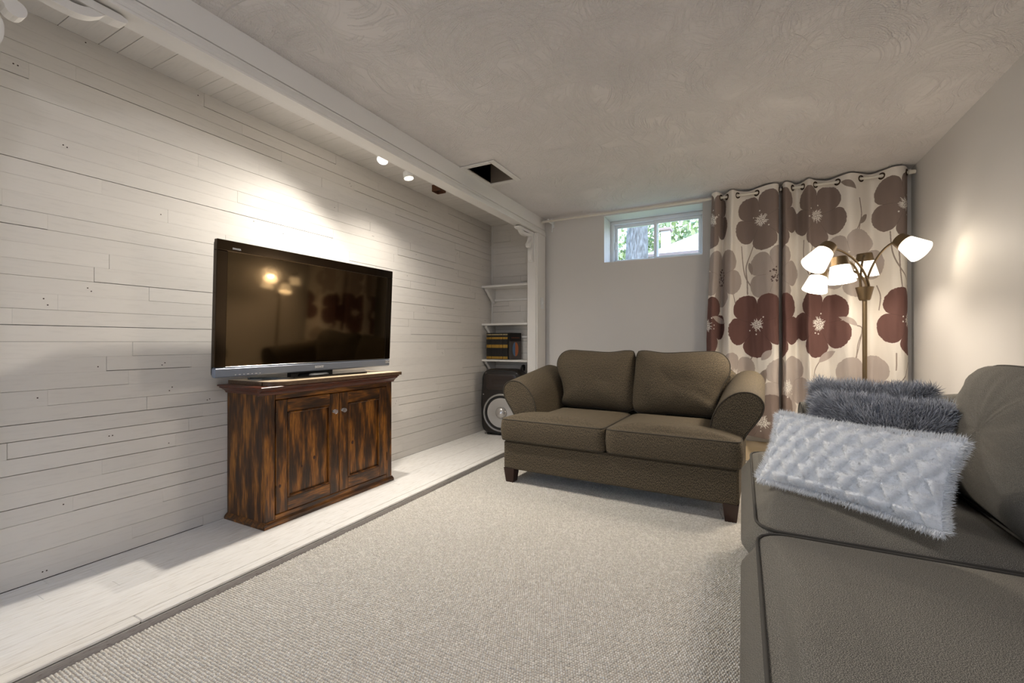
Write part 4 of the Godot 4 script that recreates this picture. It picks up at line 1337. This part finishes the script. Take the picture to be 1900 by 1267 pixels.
func curtains() -> void:
	var rodz := -4.14
	var rody := 2.224
	var ro := thing("curtain_rod", "cream curtain rod across the top of the back wall", "curtain rod", Vector3(0, rody, rodz))
	part(ro, "pole", Sh.new().tube([Vector3(-1.79, 0, 0), Vector3(-0.6, 0, 0), Vector3(1.08, 0, 0)], 0.0105, 14), M.rod)
	part(ro, "end_cap", Sh.new().lathe([Vector2(0.001, 0.02), Vector2(0.012, 0.018), Vector2(0.014, 0.0), Vector2(0.012, -0.004), Vector2(0.001, -0.005)], 16, Transform3D(Basis(Vector3(0, 1, 0), Vector3(-1, 0, 0), Vector3(0, 0, 1)), Vector3(-1.795, 0, 0))), M.rod)
	part(ro, "end_cap", Sh.new().lathe([Vector2(0.001, 0.02), Vector2(0.014, 0.018), Vector2(0.016, -0.02), Vector2(0.012, -0.024), Vector2(0.001, -0.025)], 16, Transform3D(Basis(Vector3(0, -1, 0), Vector3(1, 0, 0), Vector3(0, 0, 1)), Vector3(1.085, 0, 0))), M.rod)
	for x in [-1.735, 1.04]:
		part(ro, "bracket", Sh.new().box(Vector3(x, 0.0, -0.06), Vector3(0.014, 0.02, 0.118), 0.003).box(Vector3(x, -0.005, -0.116), Vector3(0.03, 0.07, 0.006), 0.002).box(Vector3(x, 0.014, 0.0), Vector3(0.016, 0.012, 0.03), 0.003), M.vinyl)
	var hk := thing("hook", "thin white metal hook hanging from the left end of the curtain rod", "hook", Vector3(-1.7, rody, rodz))
	part(hk, "wire", Sh.new().tube([Vector3(0, 0.011, 0.012), Vector3(0, 0.014, 0), Vector3(0, 0.0, -0.013), Vector3(0, -0.1, -0.012), Vector3(0, -0.118, -0.004), Vector3(0, -0.108, 0.006)], 0.0035, 8), M.vinyl)
	var Lp := [[-0.228, -4.12], [-0.192, -4.082], [-0.158, -4.14], [-0.135, -4.195], [-0.109, -4.14], [-0.071, -4.09], [-0.032, -4.14], [0.044, -4.195], [0.113, -4.14], [0.18, -4.09], [0.232, -4.08], [0.26, -4.115], [0.262, -4.17]]
	var Rp := [[0.287, -4.17], [0.289, -4.12], [0.308, -4.08], [0.345, -4.12], [0.39, -4.19], [0.428, -4.14], [0.461, -4.085], [0.506, -4.14], [0.592, -4.195], [0.652, -4.14], [0.715, -4.085], [0.79, -4.14], [0.862, -4.195], [0.917, -4.14], [0.971, -4.085], [1.03, -4.1], [1.062, -4.16]]
	for side in 2:
		var path := cloth_path(Lp if side == 0 else Rp)
		var total: float = path[-1][2]
		var cu := thing("curtain", "left floral eyelet curtain panel, gathered beside the window" if side == 0 else "right floral eyelet curtain panel, spread behind the floor lamp", "curtain", Vector3.ZERO, 0.0, "floral curtain panels")
		# where the cloth crosses the rod
		var cross := []
		for i in range(2, path.size() - 2):
			if (path[i][1] - rodz) * (path[i + 1][1] - rodz) <= 0.0 and path[i][1] != path[i + 1][1]:
				cross.append(i)
		var m := Sh.new()
		var ys := []
		var y := 2.262
		while y > 0.23:
			ys.append(y)
			y -= 0.006 if y > 2.17 else 0.035
		ys.append(0.225)
		var cols := path.size()
		var nz := FastNoiseLite.new()
		nz.seed = 8 + side
		nz.frequency = 1.1
		for yy in ys:
			var t := clampf((2.2 - yy) / 2.0, 0.0, 1.0)
			for i in cols:
				var p: Array = path[i]
				var off: float = (p[1] + 4.14) * (1.0 + 0.35 * nz.get_noise_2d(p[2] * 2.5, yy * 1.4) * t) + 0.018 * t * nz.get_noise_2d(p[2] * 7.0, yy * 2.2)
				var px: float = p[0] + 0.014 * t * nz.get_noise_2d(p[2] * 4.0 + 30.0, yy * 1.8)
				if side == 0:
					px -= 0.07 * t * (1.0 - p[2] / total)
				m.add(Vector3(px, yy, clampf(-4.14 + off, -4.225, -4.06)), Vector2(p[2] / total, (2.3 - yy) / 2.3))
		for j in ys.size() - 1:
			for i in cols - 1:
				var ymid: float = (ys[j] + ys[j + 1]) * 0.5
				var smid: float = (path[i][2] + path[i + 1][2]) * 0.5
				var hole := false
				for c in cross:
					if Vector2(smid - path[c][2], ymid - rody).length() < 0.017:
						hole = true
				if not hole:
					m.quad(j * cols + i, j * cols + i + 1, (j + 1) * cols + i + 1, (j + 1) * cols + i)
		var mat := plain(Color.WHITE, 0.85)
		mat.albedo_texture = floral(path, side)
		mat.backlight_enabled = true
		mat.backlight = Color(0.3, 0.3, 0.3)
		part(cu, "cloth", m, mat)
		for c in cross:
			var tx := Vector3(path[c + 1][0] - path[c - 1][0], 0, path[c + 1][1] - path[c - 1][1]).normalized()
			var ring := []
			for k in 20:
				var a := TAU * k / 20.0
				ring.append(Vector3(path[c][0], rody, path[c][1]) + (tx * cos(a) + Vector3.UP * sin(a)) * 0.0205)
			part(cu, "grommet", Sh.new().tube(ring, 0.0052, 8, false, true), M.bronze)


# ------------------------------------------------------------------ lamp
func floor_lamp() -> void:
	var base := Vector3(0.676, 0, -3.45)
	var l := thing("floor_lamp", "brushed bronze floor lamp with five lit white shades", "floor lamp", base)
	part(l, "base", Sh.new().lathe([Vector2(0.001, 0.0), Vector2(0.13, 0.0), Vector2(0.135, 0.006), Vector2(0.13, 0.016), Vector2(0.05, 0.026), Vector2(0.018, 0.034), Vector2(0.014, 0.05)], 40), M.brass)
	part(l, "pole", Sh.new().tube([Vector3(0, 0.03, 0), Vector3(0, 0.65, 0), Vector3(0, 1.268, 0)], 0.0125, 16), M.brass)
	part(l, "hub", Sh.new().lathe([Vector2(0.001, 1.258), Vector2(0.026, 1.26), Vector2(0.03, 1.268), Vector2(0.047, 1.342), Vector2(0.043, 1.342), Vector2(0.03, 1.33), Vector2(0.001, 1.33)], 28), M.brass)
	# each shade: [cap centre, centre of its open rim, energy]
	var heads := [[Vector3(0.456, 1.565, -3.19), Vector3(0.372, 1.452, -3.13), 0.5], [Vector3(0.436, 1.447, -3.36), Vector3(0.402, 1.325, -3.335), 0.5], [Vector3(0.506, 1.488, -3.194), Vector3(0.519, 1.35, -3.185), 0.5], [Vector3(0.716, 1.575, -3.66), Vector3(0.726, 1.435, -3.672), 0.35], [Vector3(0.858, 1.626, -3.5), Vector3(0.938, 1.535, -3.43), 0.03]]
	for k in 5:
		var h: Array = heads[k]
		var a: Vector3 = h[0] - base
		var b: Vector3 = h[1] - base
		var ax := (b - a).normalized()
		var bx := Basis(Quaternion(Vector3.DOWN, ax))
		var xf := Transform3D(bx, a)
		var reach := a.distance_to(b)
		var arm := []
		var w := TAU * k / 5.0
		var foot := Vector3(cos(w) * 0.024, 1.325, sin(w) * 0.024)
		var out := Vector3(a.x, 0, a.z)
		for q in 15:
			var t := q / 14.0
			arm.append(foot.bezier_interpolate(foot + Vector3(0, 0.16, 0) + out * 0.08, a + Vector3(0, 0.0, 0) - out * 0.35 + Vector3(0, 0.02, 0), a - ax * -0.02, t))
		part(l, "gooseneck", Sh.new().tube(arm, 0.0065, 10), M.brass)
		part(l, "cap", Sh.new().lathe([Vector2(0.001, 0.012), Vector2(0.038, 0.012), Vector2(0.042, 0.008), Vector2(0.05, -0.042), Vector2(0.047, -0.042), Vector2(0.039, 0.004), Vector2(0.001, 0.006)], 28, xf), M.brass)
		part(l, "lamp_shade", Sh.new().lathe([Vector2(0.046, -0.036), Vector2(0.049, -0.044), Vector2(0.069, -reach), Vector2(0.0665, -reach - 0.001), Vector2(0.046, -0.046)], 32, xf), M.shade)
		part(l, "bulb", Sh.new().lathe([Vector2(0.001, -0.03), Vector2(0.014, -0.035), Vector2(0.026, -0.06), Vector2(0.028, -0.075), Vector2(0.02, -0.095), Vector2(0.001, -0.102)], 20, xf), M.bulb)
		var s := SpotLight3D.new()
		s.name = "shade_beam"
		s.light_energy = h[2] * 1.0
		s.light_color = GOLD
		s.light_size = 0.026
		s.spot_angle = 72.0
		s.spot_angle_attenuation = 0.7
		s.spot_range = 9.0
		s.shadow_enabled = true
		l.add_child(s, true)
		s.position = a + ax * 0.085
		s.basis = Basis.looking_at(ax, Vector3.RIGHT)
		var o := OmniLight3D.new()
		o.name = "shade_glow"
		o.light_energy = 0.03
		o.light_color = GOLD
		o.light_size = 0.026
		o.omni_range = 9.0
		o.omni_attenuation = 2.0
		o.shadow_enabled = true
		l.add_child(o, true)
		o.position = a + ax * 0.07


# ------------------------------------------------------------------ scatter cushions
func fur(parent: Node3D, m: Sh, count: int, strand: Mesh, lean: Vector3, c0: Color, c1: Color, small: float, large: float, key: int, flat := 0.55) -> void:
	rng.seed = key
	var areas := PackedFloat32Array()
	var total := 0.0
	for i in range(0, m.ix.size(), 3):
		total += (m.v[m.ix[i + 1]] - m.v[m.ix[i]]).cross(m.v[m.ix[i + 2]] - m.v[m.ix[i]]).length()
		areas.append(total)
	var mm := MultiMesh.new()
	mm.transform_format = MultiMesh.TRANSFORM_3D
	mm.use_colors = true
	mm.mesh = strand
	mm.instance_count = count
	var nz := FastNoiseLite.new()
	nz.seed = key
	nz.frequency = 7.0
	for k in count:
		var i := areas.bsearch(rng.randf() * total) * 3
		var a := m.v[m.ix[i]]
		var b := m.v[m.ix[i + 1]]
		var c := m.v[m.ix[i + 2]]
		var u := rng.randf()
		var w := rng.randf()
		if u + w > 1.0:
			u = 1.0 - u
			w = 1.0 - w
		var p := a + (b - a) * u + (c - a) * w
		var n := (c - a).cross(b - a).normalized()
		var sw := Vector3(nz.get_noise_3d(p.x, p.y, p.z), nz.get_noise_3d(p.x + 9, p.y, p.z), nz.get_noise_3d(p.x, p.y + 9, p.z)) * 1.3
		var dir := (n * flat + lean * (1.0 - flat) + sw * (1.0 - flat) + Vector3(rng.randfn(), rng.randfn(), rng.randfn()) * 0.16).normalized()
		var sidev := dir.cross(n if absf(dir.dot(n)) < 0.95 else Vector3(0.3, 0.9, 0.1)).normalized()
		var bs := Basis(sidev, dir, sidev.cross(dir)).rotated(dir, rng.randf_range(-0.6, 0.6)).scaled(Vector3.ONE * rng.randf_range(small, large))
		mm.set_instance_transform(k, Transform3D(bs, p - n * 0.001))
		mm.set_instance_color(k, c0.lerp(c1, rng.randf()))
	var o := MultiMeshInstance3D.new()
	o.name = "fur"
	o.multimesh = mm
	var mt := plain(Color.WHITE, 0.75)
	mt.vertex_color_use_as_albedo = true
	o.material_override = mt
	o.set_meta("kind", "stuff")
	parent.add_child(o, true)


func tuft(length: float, width: float, hairs: int, spread: float, key: int) -> ArrayMesh:
	rng.seed = key
	var m := Sh.new()
	for h in hairs:
		var a := TAU * h / hairs
		var root := Vector3(cos(a), 0, sin(a)) * width * 1.2
		var tip := Vector3(cos(a) * spread * length, length * rng.randf_range(0.75, 1.0), sin(a) * spread * length + length * 0.25)
		var side := Vector3(-sin(a), 0, cos(a)) * width * 0.5
		var prev := -1
		for k in 4:
			var t := k / 3.0
			var p := root.lerp(root + Vector3(0, length * 0.6, 0), t) * (1 - t) + (root + tip) * t
			if k < 3:
				var i := m.add(p - side * (1.0 - t * 0.7))
				m.add(p + side * (1.0 - t * 0.7))
				if prev >= 0:
					m.quad(prev, prev + 1, i + 1, i)
				prev = i
			else:
				var i2 := m.add(p)
				m.tri(prev, prev + 1, i2)
	return m.mesh()


func pillows() -> void:
	# two shaggy grey cushions against the far arm
	var strand := tuft(0.042, 0.0028, 6, 0.32, 33)
	var grey := plain(rgb(92, 96, 106), 0.9)
	for k in 2:
		var p := thing("fur_pillow", ["shaggy grey fur pillow at the back, against the sofa arm", "shaggy grey fur pillow in front, behind the white pillow"][k], "pillow", [Vector3(0.475, 0.64, -2.42), Vector3(0.435, 0.622, -2.12)][k], 0.0, "grey fur pillows")
		var ux: Vector3 = [Vector3(0.9, 0.0, 0.43), Vector3(0.86, -0.03, 0.5)][k].normalized()
		var uz := ux.cross(Vector3(-0.1, 0.74 if k == 1 else 0.86, -0.66 if k == 1 else -0.45).normalized()).normalized()
		p.basis = Basis(ux, uz.cross(ux), uz)
		var nz := FastNoiseLite.new()
		nz.seed = 40 + k
		nz.frequency = 4.0
		var m := pillow(0.43, [0.37, 0.36][k], 0.075, 34, 28, func(x: float, y: float) -> float: return nz.get_noise_2d(x, y) * 0.016)
		part(p, "cover", m, grey)
		fur(p, m, 7500, strand, Vector3(0.1, -0.5, 0.2), rgb(112, 117, 130).srgb_to_linear(), rgb(222, 224, 230).srgb_to_linear(), 0.6, 1.2, 60 + k)
	# white plush lumbar pillow with embossed hearts
	var w := thing("white_pillow", "long white plush pillow with embossed bumps lying on the sofa", "pillow", Vector3(0.284, 0.630, -1.678))
	var x := Vector3(0.795, 0.0014, 0.607).normalized()
	var up := Vector3(0.283, 0.883, -0.373)
	var z := x.cross(up).normalized()
	w.basis = Basis(x, z.cross(x), z)
	var emboss := func(px: float, py: float) -> float:
		var pitch := 0.057
		var row := floorf(py / 0.044)
		var fy := py / 0.044 - row
		var cx := px / pitch + (0.5 if int(row) % 2 != 0 else 0.0)
		var fx := absf(cx - floorf(cx) - 0.5) * 2.0
		var wide := 0.25 + 0.75 * fy
		var q := clampf(1.0 - pow(fx / wide, 2.2), 0.0, 1.0) * clampf(minf(fy * 3.0, (1.0 - fy) * 5.0), 0.0, 1.0)
		return 0.016 * sqrt(q)
	var wm := pillow(0.50, 0.245, 0.045, 132, 80, emboss)
	var plush := plain(rgb(236, 238, 241), 0.9)
	part(w, "cover", wm, plush)
	fur(w, wm, 20000, tuft(0.0042, 0.0008, 5, 0.5, 34), Vector3(0.3, -0.4, 0.3), rgb(222, 226, 232).srgb_to_linear(), rgb(248, 249, 250).srgb_to_linear(), 0.7, 1.3, 71, 0.6)
	# longer hair where the seam runs round the edge
	var rim := Sh.new()
	for k in 96:
		var a0 := k / 96.0
		var edge := func(t: float) -> Vector3:
			var s := fposmod(t, 1.0) * 4.0
			var f := s - floorf(s)
			var c: Vector2 = [Vector2(-1 + 2 * f, -1), Vector2(1, -1 + 2 * f), Vector2(1 - 2 * f, 1), Vector2(-1, 1 - 2 * f)][int(s)]
			return Vector3(c.x * 0.25 * (1.0 - 0.07 * (1.0 - c.y * c.y)), c.y * 0.1225 * (1.0 - 0.09 * (1.0 - c.x * c.x)), 0)
		var e0: Vector3 = edge.call(a0)
		var e1: Vector3 = edge.call(a0 + 1.0 / 96.0)
		var i0 := rim.add(e0 + Vector3(0, 0, 0.004))
		rim.add(e1 + Vector3(0, 0, 0.004))
		rim.add(e1 - Vector3(0, 0, 0.004))
		rim.add(e0 - Vector3(0, 0, 0.004))
		rim.quad(i0, i0 + 1, i0 + 2, i0 + 3)
	rim.outward(0, 0)
	fur(w, rim, 2200, tuft(0.02, 0.0014, 6, 0.4, 35), Vector3(0, 0, 0.2), rgb(226, 229, 234).srgb_to_linear(), rgb(248, 249, 250).srgb_to_linear(), 0.7, 1.2, 73, 0.8)


# ------------------------------------------------------------------ shelves
func shelves_and_books() -> void:
	var names := ["top white shelf on curved brackets in the alcove", "middle white shelf above the black spined books", "bottom white shelf holding the black spined books"]
	for k in 3:
		var y: float = [1.612, 1.203, 0.815][k]
		var s := thing("shelf", names[k], "shelf", Vector3(LEFT, y, BACK - 0.07), 0.0, "alcove shelves")
		part(s, "board", slab_box(Vector3(0.002, -0.022, 0.003), Vector3(0.66, 0.0, 0.225), 0.004), M.trim)
		part(s, "cleat", slab_box(Vector3(0.03, -0.155, 0.003), Vector3(0.66, -0.13, 0.022), 0.003), M.trim)
		var br := rounded(PackedVector2Array([Vector2(0, 0), Vector2(0.19, 0), Vector2(0.188, -0.022), Vector2(0.15, -0.045), Vector2(0.12, -0.08), Vector2(0.08, -0.105), Vector2(0.05, -0.135), Vector2(0.03, -0.155), Vector2(0, -0.158)]), 0.02, 4)
		for bx in [0.032, 0.6]:
			part(s, "bracket", Sh.new().prism(br, bx - 0.01, bx + 0.02, Transform3D(Basis(Vector3(0, 0, 1), Vector3(0, 1, 0), Vector3(1, 0, 0)), Vector3(0, -0.022, 0.003))), M.trim)
	# set of black volumes with gold bands; the last one shows its cover
	var black := plain(rgb(20, 18, 17), 0.45)
	var gold := plain(rgb(176, 138, 56), 0.4, 0.35)
	var pale := plain(rgb(190, 172, 128), 0.5)
	var x0 := LEFT + 0.066
	var proto: Node3D = null
	rng.seed = 12
	for k in 23:
		var lab := "thin black book with gold bands in the row on the bottom shelf"
		if k == 22:
			break
		var b: Node3D
		if proto == null:
			b = thing("book", lab, "book", Vector3.ZERO, 0.0, "black books with gold bands on the bottom shelf")
			part(b, "cover", Sh.new().box(Vector3(0, 0.1425, -0.085), Vector3(0.0108, 0.285, 0.17), 0.0015), black)
			for q in [[0.021, 0.026, gold], [0.142, 0.034, gold], [0.228, 0.022, gold], [0.266, 0.01, pale]]:
				part(b, "spine_band", Sh.new().box(Vector3(0, q[0], -0.0005), Vector3(0.0094, q[1], 0.002), 0.0004), q[2])
			b.set_meta("label", "thin black book with gold bands at the left end of the shelf row")
			proto = b
		else:
			b = proto.duplicate()
			b.name = numbered("book")
			b.set_meta("label", lab)
			add_child(b, true)
		b.position = Vector3(x0 + 0.006 + k * 0.0116, 0.8155, BACK + 0.155 + rng.randf_range(-0.003, 0.003))
	var lb := thing("book", "black book at the right end of the row showing an orange oval cover", "book", Vector3(x0 + 22 * 0.0116 + 0.012, 0.8155, BACK + 0.158), deg_to_rad(-16))
	part(lb, "cover", Sh.new().box(Vector3(0, 0.1425, -0.1), Vector3(0.014, 0.285, 0.19), 0.0015), black)
	part(lb, "cover_photo", Sh.new().box(Vector3(0.0072, 0.1, -0.1), Vector3(0.0008, 0.19, 0.186)), plain(rgb(86, 80, 76), 0.4))
	var oval := PackedVector2Array()
	for k in 24:
		oval.append(Vector2(cos(TAU * k / 24.0) * 0.042, sin(TAU * k / 24.0) * 0.075))
	var onside := Transform3D(Basis(Vector3(0, 0, -1), Vector3(0, 1, 0), Vector3(1, 0, 0)), Vector3(0.0, 0.11, -0.105))
	part(lb, "cover_portrait", Sh.new().prism(oval, 0.0072, 0.0082, onside), plain(rgb(196, 112, 66), 0.4))
	var half := PackedVector2Array()
	for k in 13:
		half.append(Vector2(-absf(cos(-PI / 2 + PI * k / 12.0)) * 0.042, sin(-PI / 2 + PI * k / 12.0) * 0.075))
	part(lb, "cover_portrait", Sh.new().prism(half, 0.0082, 0.0086, onside.translated(Vector3(0, 0, 0.008))), plain(rgb(96, 128, 164), 0.4))
	for k in 5:
		part(lb, "cover_print", Sh.new().box(Vector3(0.0072, 0.232, -0.05 - k * 0.026), Vector3(0.0006, 0.012, 0.016)), plain(rgb(128, 66, 48), 0.5))


func speaker() -> void:
	var s := thing("loudspeaker", "large black loudspeaker with a silver woofer cone under the shelves", "loudspeaker", Vector3(-2.215, STEP, -4.12), deg_to_rad(8))
	var w := 0.235
	var body := []
	for q in [[-0.16, 0.05], [-0.13, 0.02], [0.0, 0.0], [0.1, 0.0], [0.132, 0.006], [0.142, 0.018]]:
		var ring := PackedVector3Array()
		for p in rounded(PackedVector2Array([Vector2(-w + 0.015 + q[1], 0.012 + q[1]), Vector2(w - 0.015 - q[1], 0.012 + q[1]), Vector2(w - q[1], 0.3), Vector2(w - 0.02 - q[1], 0.685 - q[1]), Vector2(-w + 0.02 + q[1], 0.685 - q[1]), Vector2(-w + q[1], 0.3)]), 0.105, 6):
			ring.append(Vector3(p.x, p.y, q[0]))
		body.append(ring)
	var shell_mat := plain(rgb(30, 24, 20), 0.38)
	part(s, "cabinet_shell", Sh.new().loft(body), shell_mat)
	var edge := []
	for p in rounded(PackedVector2Array([Vector2(-w + 0.036, 0.033), Vector2(w - 0.036, 0.033), Vector2(w - 0.02, 0.3), Vector2(w - 0.04, 0.665), Vector2(-w + 0.04, 0.665), Vector2(-w + 0.02, 0.3)]), 0.08, 6):
		edge.append(Vector3(p.x, p.y, 0.143))
	part(s, "front_rim", Sh.new().tube(edge, 0.006, 8, false, true), M.black_matt)
	var fw := Transform3D(Basis(Vector3(1, 0, 0), Vector3(0, 0, 1), Vector3(0, -1, 0)), Vector3(0.0, 0.235, 0.142))
	part(s, "woofer_ring", Sh.new().lathe([Vector2(0.196, 0.0), Vector2(0.196, 0.012), Vector2(0.188, 0.017), Vector2(0.178, 0.014), Vector2(0.174, 0.002)], 48, fw), plain(rgb(150, 148, 146), 0.35, 0.6))
	part(s, "woofer_surround", Sh.new().lathe([Vector2(0.175, 0.002), Vector2(0.168, 0.01), Vector2(0.158, 0.01), Vector2(0.15, 0.002)], 48, fw), M.black_matt)
	part(s, "woofer_cone", Sh.new().lathe([Vector2(0.152, 0.004), Vector2(0.11, -0.0), Vector2(0.06, 0.001)], 48, fw), plain(rgb(186, 184, 182), 0.3, 0.7))
	part(s, "dust_cap", Sh.new().lathe([Vector2(0.064, 0.0), Vector2(0.055, 0.02), Vector2(0.035, 0.033), Vector2(0.001, 0.038)], 32, fw), plain(rgb(200, 198, 196), 0.22, 0.7))
	# horn mouth in the upper half
	var horn := []
	for q in [[0.0, 0.002], [0.004, 0.006], [0.03, 0.008], [0.055, 0.003]]:
		var ring := PackedVector3Array()
		for p in rounded(PackedVector2Array([Vector2(-0.165 + q[0], 0.47 + q[0]), Vector2(0.165 - q[0], 0.47 + q[0]), Vector2(0.165 - q[0], 0.63 - q[0]), Vector2(-0.165 + q[0], 0.63 - q[0])]), 0.03, 4):
			ring.append(Vector3(p.x, p.y, 0.142 + q[1]))
		horn.append(ring)
	part(s, "horn", Sh.new().loft(horn), plain(rgb(40, 30, 25), 0.3))
	for p in [[-0.17, 0.645], [0.17, 0.645], [-0.195, 0.42], [0.195, 0.42]]:
		part(s, "screw", Sh.new().lathe([Vector2(0.0005, 0.003), Vector2(0.006, 0.002), Vector2(0.007, 0.0)], 10, Transform3D(Basis(Vector3(1, 0, 0), Vector3(0, 0, 1), Vector3(0, -1, 0)), Vector3(p[0], p[1], 0.143))), M.chrome)
	for p in [[-0.15, 0.1], [0.15, 0.1], [-0.15, -0.12], [0.15, -0.12]]:
		part(s, "rubber_foot", Sh.new().lathe([Vector2(0.001, 0.0), Vector2(0.022, 0.0), Vector2(0.024, 0.016), Vector2(0.001, 0.018)], 14, Transform3D(Basis.IDENTITY, Vector3(p[0], 0, p[1]))), M.black_matt)
	part(s, "carry_handle", Sh.new().tube(smooth([Vector3(0.16, 0.66, -0.02), Vector3(0.17, 0.705, -0.03), Vector3(0.17, 0.708, -0.1), Vector3(0.16, 0.66, -0.12)], 6), 0.012, 8), M.black_matt)


# ------------------------------------------------------------------ carpet pile
func carpet_pile() -> void:
	rng.seed = 5
	var loop := Sh.new()
	loop.sheet(7, 3, func(a: float, b: float) -> Vector3:
		var w := a * TAU
		var h := b * PI * 0.5
		return Vector3(cos(w) * cos(h) * 0.0041 + sin(h) * 0.0006, sin(h) * 0.0048, sin(w) * cos(h) * 0.0046))
	loop.outward(0, 0)
	var lm := loop.mesh()
	var xs := []
	var px := 0.0085
	var pz := 0.0098
	var x0 := EDGE + 0.008
	var nx := int((1.0 - x0) / px)
	var nz := int(4.15 / pz)
	var mm := MultiMesh.new()
	mm.transform_format = MultiMesh.TRANSFORM_3D
	mm.use_colors = true
	mm.mesh = lm
	mm.instance_count = nx * nz
	var k := 0
	var a := rgb(202, 198, 190).srgb_to_linear()
	var b := rgb(224, 220, 213).srgb_to_linear()
	for j in nz:
		for i in nx:
			var s := rng.randf_range(0.8, 1.12)
			var p := Vector3(x0 + (i + (0.5 if j % 2 == 1 else 0.0) + rng.randf_range(-0.07, 0.07)) * px, -0.0008, -0.05 - (j + rng.randf_range(-0.07, 0.07)) * pz)
			mm.set_instance_transform(k, Transform3D(Basis(Vector3.UP, rng.randf() * TAU).scaled(Vector3(s, s * rng.randf_range(0.7, 1.2), s)), p))
			mm.set_instance_color(k, a.lerp(b, rng.randf()))
			k += 1
	var o := MultiMeshInstance3D.new()
	o.name = "carpet_pile"
	o.multimesh = mm
	o.material_override = M.loop
	tag(o, "pale beige carpet of small woven loops covering the floor", "carpet", "", "stuff")
	add_child(o, true)
